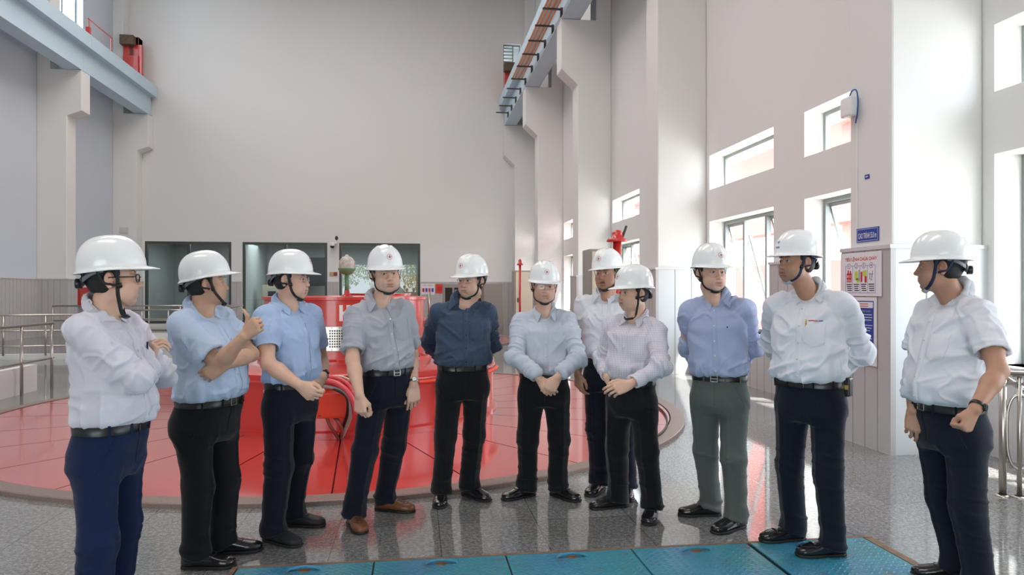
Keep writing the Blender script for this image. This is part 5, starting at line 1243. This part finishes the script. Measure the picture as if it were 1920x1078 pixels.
    for s in (1, -1):
        pts = [on_tr(radians(s * (48 + 22 * t)), -.02 - .15 * t) for t in np.linspace(0, 1, 7)]; pts = [p for p in pts if p is not None]
        if len(pts) > 3: MB().tube(pts, .0016, 6).build('pocket_seam', TR[P['trousers']], tr, True)
    pts = [p for p in (on_tr(radians(2), z) for z in np.linspace(-.02, -.17, 7)) if p is not None]
    if len(pts) > 3: MB().tube(pts, .0018, 6).build('fly_seam', TR[P['trousers']], tr, True)
    # belt and buckle
    b = MB(); n = 64; rows = []
    for dz in (-.019, -.017, .015, .017):
        g = .004 if abs(dz) > .016 and dz != .015 else .0075
        for i in range(n):
            a = 2 * pi * i / n; ww = .1595 * wf + g; dd = .1155 * df + g; c, s_ = cos(a), sin(a); e = (abs(s_ / ww) ** 2.3 + abs(c / dd) ** 2.3) ** (-1 / 2.3)
            rows.append(B + RP[0] * e * s_ + RP[1] * (e * c + be * .6) + UP * dz)
    b.add(rows, [(j * n + i, j * n + (i + 1) % n, (j + 1) * n + (i + 1) % n, (j + 1) * n + i) for j in range(3) for i in range(n)])
    belt = b.build('belt', PM['belt'], root, True); mod_solid(belt, .003, -1)
    fc = B + RP[1] * (.1155 * df + .0095 + be * .6)
    if P.get('buckle', 'frame') == 'frame':
        k = MB()
        for (cx, cz, hx, hz) in ((-.020, 0, .003, .020), (.020, 0, .003, .020), (0, .018, .020, .0028), (0, -.018, .020, .0028)): k.obox(fc + RP[0] * cx + UP * cz + RP[1] * .002, RP[0], RP[1], UP, hx, .003, hz)
        mod_bevel(k.build('buckle', PM['buckle'], belt), .001, 1)
        MB().obox(fc + RP[1] * .003, RP[0], RP[1], UP, .018, .002, .0022).build('buckle_pin', PM['buckle'], belt)
    else: mod_bevel(MB().obox(fc + RP[1] * .001, RP[0], RP[1], UP, .022, .003, .019).build('buckle', PM['pad'], belt), .003, 2)
    for ang in (-62, -28, 28, 62, 180):
        a = radians(ang); ww = .1595 * wf + .010; dd = .1155 * df + .010; e = (abs(sin(a) / ww) ** 2.3 + abs(cos(a) / dd) ** 2.3) ** (-1 / 2.3); p = B + RP[0] * e * sin(a) + RP[1] * (e * cos(a) + be * .6)
        nn = nrm(RP[0] * sin(a) / ww + RP[1] * cos(a) / dd); MB().obox(p, np.cross(UP, nn), nn, UP, .005, .0018, .024).build('belt_loop', TR[P['trousers']], belt)
    if P.get('pouch'):
        a = radians(-100); p = B + RP[0] * (.1595 * wf + .022) * sin(a) + RP[1] * .115 * df * cos(a) - UP * .012
        mod_bevel(MB().obox(p, RP[0], RP[1], UP, .016, .030, .050).build('belt_pouch', PM['pad'], belt), .008, 3); MB().obox(p + RP[1] * .03, RP[0], RP[1], UP, .010, .003, .012).build('pouch_clasp', PM['gold'], belt)
    for s in (1, -1): build_shoe(P, root, ank[s] + fdir[s] * .012, fdir[s], z0=P.get('fz', 0.0))
    # ---------------- headgear and small things
    build_helmet(P, root, H, RH, BVHTree.FromPolygons([tuple(p) for p in Vbody], [tuple(q) for q in Fbody.tolist()]))
    if P.get('glasses'): build_glasses(P, root, H, RH)
    for key, what in (('watchR', 1), ('watchL', -1)):
        if P.get(key):
            s = what; ax = nrm(wr[s] - el[s]); c = wr[s] - ax * .022; hn = nrm(c2w(hp[s][1])); hn = nrm(hn - ax * hn.dot(ax)); b3 = np.cross(ax, hn); ww, dd = .032, .0285
            ring = [c + b3 * ww * cos(2 * pi * i / 28) + hn * dd * sin(2 * pi * i / 28) for i in range(29)]
            strapm = PM['buckle'] if P[key] == 'steel' else PM['pad']
            wt = MB().tube(ring, 1, 8, flat=(.009, .0022, c), cap=False).build('watch', strapm, root, True); q = c - hn * (dd + .003)
            MB().tube([q + hn * .003, q - hn * .005], [.017, .016], 20).build('watch_case', PM['buckle'] if P[key] == 'steel' else PM['pad'], wt, True); MB().tube([q - hn * .0052, q - hn * .0058], .0135, 20).build('watch_dial', PM['disc'] if P[key] == 'steel' else PM['belt'], wt)
    return root
_hm = {}
def mat_hair(P):
    return PM['hair']

def wrinkle_shirt(V, F, P, B, R, LT, shr, el, wr, rng, short):
    Nn = vnormals(V, F); q = (V - B) @ R.T; s = q[:, 2]; sd = P['seed'] * 5.3; amp = P.get('wr_amp', 1.0)
    dist, tt = {}, {}
    arm = np.full(len(V), 9.0)
    for k in (1, -1):
        for nm, a, b in (('u', shr[k], el[k]), ('f', el[k], wr[k])):
            ab = b - a; t = np.clip(((V - a) @ ab) / ab.dot(ab), 0, 1); dist[k, nm] = np.linalg.norm(V - a - np.outer(t, ab), axis=1); tt[k, nm] = t
            arm = np.minimum(arm, dist[k, nm] - .01)
    tors = np.abs(q[:, 0]) < .165
    isarm = sstep(.075, .055, arm) * sstep(.11, .17, np.abs(q[:, 0]) + .0 * s)
    d = .0040 * noise3(q * 6.5 + sd) + .0025 * noise3(q * 15 + sd)
    # pulls radiating from the waist, drag lines from armpit to chest, ripples over the belt
    rid = lambda x, w=2.4: np.clip(1 - np.abs(x) * w, 0, 1)
    a1 = rid(noise3(np.c_[q[:, 0] * 16, q[:, 1] * 16, s * 4.0 + np.abs(q[:, 0]) * 6] + sd)); d += .0105 * a1 * sstep(.20, .05, s) * (1 - isarm)
    a2 = rid(noise3(np.c_[q[:, 0] * 4 + s * 5 * np.sign(q[:, 0]), q[:, 1] * 5, s * 13 - np.abs(q[:, 0]) * 12] + sd + 4)); d += .0080 * a2 * (1 - isarm) * sstep(.10, .22, s) * sstep(.0, .10, np.abs(q[:, 0]))
    a4 = rid(noise3(np.c_[q[:, 0] * 13 + s * 8, q[:, 1] * 12, s * 9 - q[:, 0] * 9] + sd + 31), 5.0) * np.clip(noise3(q * 6 + sd + 40) * 2, 0, 1); d += .0055 * a4
    a5 = rid(noise3(np.c_[q[:, 0] * 10 - s * 9, q[:, 1] * 12, s * 11 + q[:, 0] * 8] + sd + 51), 5.0) * np.clip(noise3(q * 6 + sd + 60) * 2, 0, 1); d += .0055 * a5
    a3 = rid(noise3(np.c_[q[:, 0] * 5, q[:, 1] * 6, s * 20 + q[:, 0] * 7] + sd + 9)); d += .0065 * a3 * (1 - isarm) * np.exp(-((s - .07) / .07) ** 2)
    for k in (1, -1):
        for nm in ('u', 'f'):
            m = sstep(.085, .06, dist[k, nm]) * sstep(.10, .165, np.abs(q[:, 0])) if nm == 'u' else sstep(.075, .055, dist[k, nm])
            t = tt[k, nm] * (.285 if nm == 'u' else .245); near = np.exp(-(((1 - tt[k, nm]) if nm == 'u' else tt[k, nm]) / .42) ** 2)
            if short and nm == 'f': continue
            x = noise3(np.c_[q[:, 0] * 7 + sd, q[:, 1] * 7, q[:, 2] * 7] * .55 + np.c_[t * 22, t * 9, t * 0]); d += m * (rid(x, 3.2) * (.0075 * near + .003) - .002) * (.55 if short else 1.0)
            x = noise3(np.c_[q[:, 0] * 14, q[:, 1] * 14, s * 5] + sd + 17); d += m * rid(x) * .0035
    d = d * 1.85 * sstep(-.002, .035, s)
    return relax(V + Nn * (d * amp)[:, None], F, 1, .5)

def shirt_details(P, shirt, bv, bvo, B, N, R, LT, nb, HB, CYs, S, short, el, shr):
    right, fwd, up = R; cl = P['cloth']
    def hit(u, s, off, ang=0.0):
        dr = nrm(fwd * cos(ang) + right * sin(ang)); o = B + right * u + up * s + dr * .6; h = bv.ray_cast(Vector(o), Vector(-dr))
        return (None, None) if h[0] is None else (np.array(h[0]) + nrm(np.array(h[1]) * (1 if np.dot(h[1], dr) > 0 else -1)) * off, dr)
    # front band with buttons
    s1 = LT - P.get('vneck', .022) - .010; ss = np.linspace(.028, s1, 34); hw = .0165; V = []; F = []
    n = 0
    for s in ss:
        row = [hit(u, s, o)[0] for u, o in ((-hw, .0003), (-hw + .002, .0032), (0, .0036), (hw - .002, .0032), (hw, .0003))]
        if any(p is None for p in row): continue
        V += row; n += 1
    for j in range(n - 1):
        for i in range(4): F.append((j * 5 + i, j * 5 + i + 1, (j + 1) * 5 + i + 1, (j + 1) * 5 + i))
    if n > 3: 
        Va = np.array(V).reshape(n, 5, 3); Va[1:-1] = (Va[:-2] + 2 * Va[1:-1] + Va[2:]) / 4
        pl = mobj('placket', Va.reshape(-1, 3), F, cl, shirt, True)
        if P.get('dark_edge'):
            MB().tube([Va[j, 0] + (Va[j, 1] - Va[j, 0]) * .2 for j in range(n)], .0013, 6).build('placket_edge', PM['seam_dark'], pl, True)
        for s in np.arange(.05, s1, .088):
            p, dr = hit(.0, s, .0042)
            if p is not None: MB().tube([p, p + dr * .002], .0052, 12).build('button', P.get('btn', PM['button']), pl, True)
    # chest pocket on the left breast
    if P.get('pocket', 1):
        u0, u1, t0, t1 = -.125, -.028, LT * .45, LT * .45 + .125; V = []; F = []; m = 9
        ok = True
        for j in range(m):
            for i in range(m):
                u = u0 + (u1 - u0) * i / (m - 1); s = t0 + (t1 - t0) * j / (m - 1)
                if j == 0: s += .016 * abs(i / (m - 1) - .5) * 2
                e = min(i, m - 1 - i, j, m - 1 - j); p = hit(u, s, .0006 if e == 0 else .0030)[0]
                if p is None: ok = False; break
                V.append(p)
            if not ok: break
        if ok:
            F = [(j * m + i, j * m + i + 1, (j + 1) * m + i + 1, (j + 1) * m + i) for j in range(m - 1) for i in range(m - 1)]
            pk = mobj('chest_pocket', V, F, cl, shirt, True)
            for a, b in (((u0, t1 - .018), (u1, t1 - .018)), ((u0, t0 + .016), (u0, t1)), ((u1, t0 + .016), (u1, t1)), ((u0, t0 + .016), ((u0 + u1) / 2, t0)), (((u0 + u1) / 2, t0), (u1, t0 + .016))):
                pts = [hit(a[0] + (b[0] - a[0]) * t, a[1] + (b[1] - a[1]) * t, .0022)[0] for t in np.linspace(0, 1, 8)]; pts = [p for p in pts if p is not None]
                if len(pts) > 2: MB().tube(pts, .0009, 5).build('stitching', P.get('seam', cl), pk, True)
            if P.get('logo'):
                p, dr = hit(u0 + .045, t1 + .010, .002); tx = -np.cross(up, dr)
                for k, (c, a, b) in enumerate((('starb', -.030, -.012), ('star', -.010, .038))):
                    pts = [hit(u0 + .045 - x, t1 + .012, .0024)[0] for x in np.linspace(-b, -a, 6)]; MB().tube([q for q in pts if q is not None], 1, 6, flat=(.0028, .0006, B + up * t1)).build('pocket_emblem', PM[c], pk, True)
            if P.get('pen'):
                p, dr = hit(u1 - .006 if P['pen'] != 'navy' else u0 + .05, t1 - .005, .006)
                MB().tube([p - up * .05, p + up * .022], .0042, 8).build('pen', {'navy': PM['strap_navy'], 'gold': PM['gold']}[P['pen']], pk, True)
    elif P.get('mark'):
        p, dr = hit(-.075, LT * .70, .0015); MB().tube([p, p + dr * .001], .005, 8).build('chest_mark', PM['strap_navy'], shirt)
    # collar: stand and fold running round the neck, open at the throat, with two points
    ax = nrm(nrm(HB - nb) * .4 + nrm(up * .93 + fwd * .3) * .6); bv = bvo; c0 = nb + up * P.get('col_z', -.004); nk = P.get('nk', 1); tilt = fwd * 1.0
    cr = np.cross(fwd, ax); cr = nrm(cr); cf = nrm(np.cross(ax, cr)); n = 41; gap = radians(P.get('gap', 24)); V = []; F = []
    for i in range(n):
        a = -pi + gap + (2 * pi - 2 * gap) * i / (n - 1); ca, sa = cos(a), sin(a)                      # a = 0 at the nape
        b = -ca; fr = (1 + b) / 2                                                                        # 0 back .. 1 front
        dr = cf * b + cr * sa; low = -.060 * fr ** 1.2; end = max(0, (abs(a) - (pi - gap) + .62) / .62)
        top = c0 + dr * (.0615 * nk + .004) + cf * .010 * fr + ax * (.034 + low); ins = c0 + dr * (.059 * nk + .001) + cf * .008 * fr + ax * (.004 + low * 1.05)
        mid = c0 + dr * (.071 * nk + .004) + cf * .012 * fr + ax * (.022 + low); drop = .030 + .030 * end ** 1.3
        out = c0 + dr * (.082 * nk + .004 + .016 * end) + cf * .014 * fr + ax * (.022 - drop + low) + cr * np.sign(sa) * .018 * end
        m2 = (mid + out) / 2 + dr * .004
        def clear(p, g, far=None):
            p = np.array(p); h = bv.find_nearest(Vector(p)); nn = np.array(h[1]); q = (p - np.array(h[0])).dot(nn)
            return np.array(h[0]) + nn * g if (-.06 < q < g) else (np.array(h[0]) + nn * far if far and q > far else p)
        mid = clear(mid, .003); m2 = clear(m2, .0045); out = clear(out, .0045, .010)
        V += [ins, top, mid, m2, out]
    for i in range(n - 1):
        for j in range(4): F.append((i * 5 + j, (i + 1) * 5 + j, (i + 1) * 5 + j + 1, i * 5 + j + 1))
    co = mobj('collar', V, F, P.get('collar_cloth', cl), shirt, True); mod_solid(co, .0022, 0); s_ = co.modifiers.new('sub', 'SUBSURF'); s_.levels = s_.render_levels = 1
PM['seam_dark'] = mat('dark_placket_seam', (0.03, 0.05, 0.10), 0.8); PM['gold'] = mat('gold_pen', (0.6, 0.42, 0.12), 0.3, metal=1.0)

# ------------------------------------------------------------------ the eleven men, left to right
WHITE = cloth('white_shirt_cloth', (0.66, 0.64, 0.70)); WHITE2 = cloth('bright_white_shirt_cloth', (0.72, 0.72, 0.76)); LBLUE = cloth('light_blue_shirt_cloth', (0.52, 0.62, 0.80)); SKY = cloth('sky_blue_shirt_cloth', (0.42, 0.54, 0.77))
GREY = cloth('grey_woven_shirt_cloth', (0.43, 0.43, 0.46), c2=(0.36, 0.37, 0.42), kind='grid', scale=55, sheen=.2); NAVY = cloth('dark_blue_linen_cloth', (0.042, 0.066, 0.115), c2=(0.058, 0.086, 0.142), kind='slub', scale=70)
ICE = cloth('pale_blue_grey_shirt_cloth', (0.56, 0.60, 0.68)); CHK = cloth('white_checked_shirt_cloth', (0.72, 0.69, 0.74), c2=(0.62, 0.575, 0.665), kind='grid', scale=24); BCHK = cloth('blue_micro_check_cloth', (0.40, 0.45, 0.62), c2=(0.33, 0.38, 0.57), kind='grid', scale=60)
T1, T2, T3 = (0.70, 0.43, 0.315), (0.61, 0.36, 0.245), (0.47, 0.25, 0.165)
MEN = [
 dict(drop=.05, seed=1, d=3.05, label='man with arms crossed in white long-sleeved shirt and navy trousers, leftmost of all', belt=(203, 797), neck=(199, 599), torso=58, head=(212, 522, 86, 2),
      elR=(268, 722, -1), wrR=(277, 686, 1), elL=(306, 700, 1), wrL=(252, 684, -1), hR=((.15, .25, .95), (.55, .80, -.1), 'wrap'), hL=((-.85, -.1, -.25), (-.3, .9, 0), 'relaxed'),
      ftR=(168, 1222, 70), ftL=(212, 1165, 78), skin=T1, sleeve='long', cloth=WHITE, trousers='navy', w=1.02, dp=1.05, belly=.03, glasses='black', cuff=dict(L=.62, R=.8), strap_low=.045, strap_fwd=-.02, pen='navy', hpitch=4, buckle='plate', hw=1.02, hs=1.02),
 dict(seed=2, d=3.8, label='man raising his thumb in light blue short-sleeved shirt and black trousers', belt=(386, 750), neck=(380, 594), torso=50, head=(387, 532, 92, 4),
      elR=(411, 683, -1), wrR=(458, 630, -1), elL=(471, 664, -1), wrL=(420, 684, -1), hR=((.72, -.2, .62), (.2, .93, .05), 'thumb'), hL=((-.86, -.1, -.5), (-.1, .95, -.2), 'relaxed'),
      ftR=(366, 1064, 70), ftL=(418, 1038, 85), skin=T2, sleeve='short', cloth=LBLUE, trousers='black', w=1.12, dp=1.2, belly=.045, hpitch=8, jaw=1.06, hw=1.03, dark_edge=1, strap_fwd=.02, hem=.78),
 dict(seed=3, d=4.15, label='man with rimless glasses and clasped hands in sky blue short-sleeved shirt', belt=(545, 719), neck=(541, 582), torso=42, head=(546, 524, 68, 0),
      elR=(503, 682, -1), wrR=(561, 722, -1), elL=(603, 675, 1), wrL=(606, 706, -1), hR=((.80, -.2, -.50), (.35, .75, -.1), 'half'), hL=((-.55, -.35, -.72), (-.55, .1, -.4), 'half'),
      ftR=(512, 1015, 45), ftL=(548, 985, 70), skin=T1, sleeve='short', cloth=SKY, trousers='midnight', w=.98, glasses='metal', emblem='red', hpitch=2, hem=.70, dark_edge=1, watchL='black', shoe='shoe_matt', belly=.015),
 dict(seed=4, d=4.4, label='man in grey woven short-sleeved shirt and tan brown shoes facing the camera', belt=(726, 695), neck=(713, 575), torso=22, pelvis=28, head=(723, 514, 14, 0, -3),
      elR=(661, 675, -1), wrR=(674, 741, -1), elL=(772, 664, 1), wrL=(776, 722, -1), hR=((.10, -.1, -1), (.35, .9, 0), 'half'), hL=((.0, -.1, -1), (-.25, .95, 0), 'relaxed'),
      ftR=(663, 984, 15), ftL=(722, 956, 68), skin=T1, sleeve='short', cloth=GREY, trousers='midnight', w=.96, dp=.95, emblem='red', ribs=1, hem=.80, shoe='brown', watchL='steel', dark_edge=1, jaw=1.08, hw=1.04, belly=.01),
 dict(seed=5, d=4.85, label='man with glasses and hands behind back in dark blue long-sleeved shirt', belt=(868, 688), neck=(869, 577), torso=8, head=(884, 526, -36, -2, 0),
      elR=(806, 645, 1), wrR=(846, 690, 1), elL=(924, 646, 1), wrL=(888, 690, 1), hR=((.9, .1, -.3), (.1, .9, 0), 'wrap'), hL=((-.9, .2, -.3), (.1, -.9, 0), 'wrap'),
      ftR=(828, 938, -5), ftL=(880, 930, 42), skin=T1, sleeve='long', cloth=NAVY, trousers='black', w=1.04, glasses='metal', emblem='red', ribs=1, buckle='plate', jaw=1.05, btn=PM['belt'], span=.185),
 dict(seed=6, d=4.95, label='man with thin glasses in pale blue-grey long-sleeved shirt, hands folded low', belt=(1020, 702), neck=(1021, 594), torso=4, head=(1020, 537, 8, -2, 2),
      elR=(965, 669, -1), wrR=(1013, 712, -1), elL=(1084, 669, -1), wrL=(1045, 708, -1), hR=((.62, -.25, -.72), (.15, .9, -.2), 'wrap'), hL=((-.55, -.1, -.8), (-.2, .8, -.3), 'wrap'),
      ftR=(988, 930, -55), ftL=(1046, 930, 45), skin=T1, sleeve='long', cloth=ICE, trousers='black', w=1.02, glasses='metal', emblem='red', ribs=1, pocket=0, buckle='plate', belly=.01, cuff=dict(R=.88, L=.88)),
 dict(seed=7, d=5.05, label='speaking man in white short-sleeved shirt, standing behind the man in checked shirt', belt=(1139, 674), neck=(1136, 562), torso=-8, head=(1139, 513, -27, 0, -4),
      elR=(1090, 645, 1), wrR=(1083, 700, -1), elL=(1186, 645, 1), wrL=(1190, 700, -1), hR=((.12, -.1, -1), (.75, .6, 0), 'relaxed'), hL=((0, -.1, -1), (-.9, .4, 0), 'relaxed'),
      ftR=(1124, 919, -22), ftL=(1176, 927, 0), skin=T3, sleeve='short', cloth=WHITE2, trousers='midnight', w=.97, emblem='red', ribs=1, mouth=.006, pocket=0, hem=.70),
 dict(seed=8, d=4.52, label='shorter man in white checked shirt with clasped hands, in front of the speaking man', belt=(1184, 716), neck=(1190, 603), torso=-27, head=(1188, 549, -56, 0),
      elR=(1132, 677, 1), wrR=(1139, 708, -1), elL=(1238, 686, -1), wrL=(1182, 720, -1), hR=((.62, -.35, -.6), (.3, .4, -.5), 'half'), hL=((-.92, -.15, -.28), (.1, .85, -.35), 'relaxed'),
      ftR=(1160, 950, -66), ftL=(1222, 968, -6), skin=T1, sleeve='long', cloth=CHK, trousers='black', w=.93, emblem='red', ribs=1, dp=.95, strap_low=.05, strap_fwd=-.03, cuff=dict(R=.9, L=.9), ul=.27, fl=.23, span=.165, seam=PM['button']),
 dict(seed=9, d=4.35, label='man in blue micro-checked shirt and grey trousers, hands behind back', belt=(1349, 706), neck=(1343, 571), torso=-8, pelvis=-14, head=(1333, 511, 29, 0, 0),
      elR=(1290, 655, 1), wrR=(1322, 705, 1), elL=(1412, 655, 1), wrL=(1375, 705, 1), hR=((.9, .1, -.3), (.1, .9, 0), 'wrap'), hL=((-.9, .1, -.3), (.1, -.9, 0), 'wrap'),
      ftR=(1332, 966, -75), ftL=(1381, 990, -40), skin=T1, sleeve='long', cloth=BCHK, trousers='grey', w=.98, emblem='red', ribs=1, mouth=.0018, cuff=dict(R=.93, L=.36), pocket=0, mark=1, hw=1.02, span=.18),
 dict(drop=.045, seed=10, d=3.92, label='man in white long-sleeved shirt with pocket emblem, standing on the teal hatch', belt=(1518, 716), neck=(1517, 561), torso=-20, head=(1494, 491, -53, 2),
      elR=(1444, 646, 1), wrR=(1480, 705, 1), elL=(1617, 660, 1), wrL=(1568, 705, 1), hR=((.9, .1, -.3), (.1, .9, 0), 'wrap'), hL=((-.9, .1, -.3), (.1, -.9, 0), 'wrap'),
      ftR=(1488, 1016, -60), ftL=(1562, 1045, -62), skin=T3, sleeve='long', cloth=WHITE2, trousers='midnight', w=1.10, dp=1.08, belly=.015, emblem='blue', mouth=.0018, navy=1, pen='gold', logo=1, buckle='plate', pouch=1, loafer=1, span=.20, ul=.30, fl=.26, fz=.012, hemz=.055),
 dict(drop=.055, seed=11, d=3.45, label='man in white short-sleeved shirt with wristwatch, rightmost, beside the loop railing', belt=(1783, 760), neck=(1787, 569), torso=-50, head=(1762, 500, -87, 0),
      elR=(1712, 700, 1), wrR=(1712, 770, -1), elL=(1872, 696, -1), wrL=(1828, 768, -1), hR=((0, -.1, -1), (.3, .8, 0), 'relaxed'), hL=((-.50, -.05, -.86), (-.35, .85, .2), 'fist'),
      ftR=(1796, 1089, -80), ftL=(1836, 1120, -80), skin=T3, sleeve='short', cloth=WHITE2, trousers='midnight', w=1.06, dp=1.12, belly=.035, navy=1, watchL='black', hem=.70, jaw=1.05, hw=1.03, slide=0),
]
import os
for P in MEN: build_person(P)
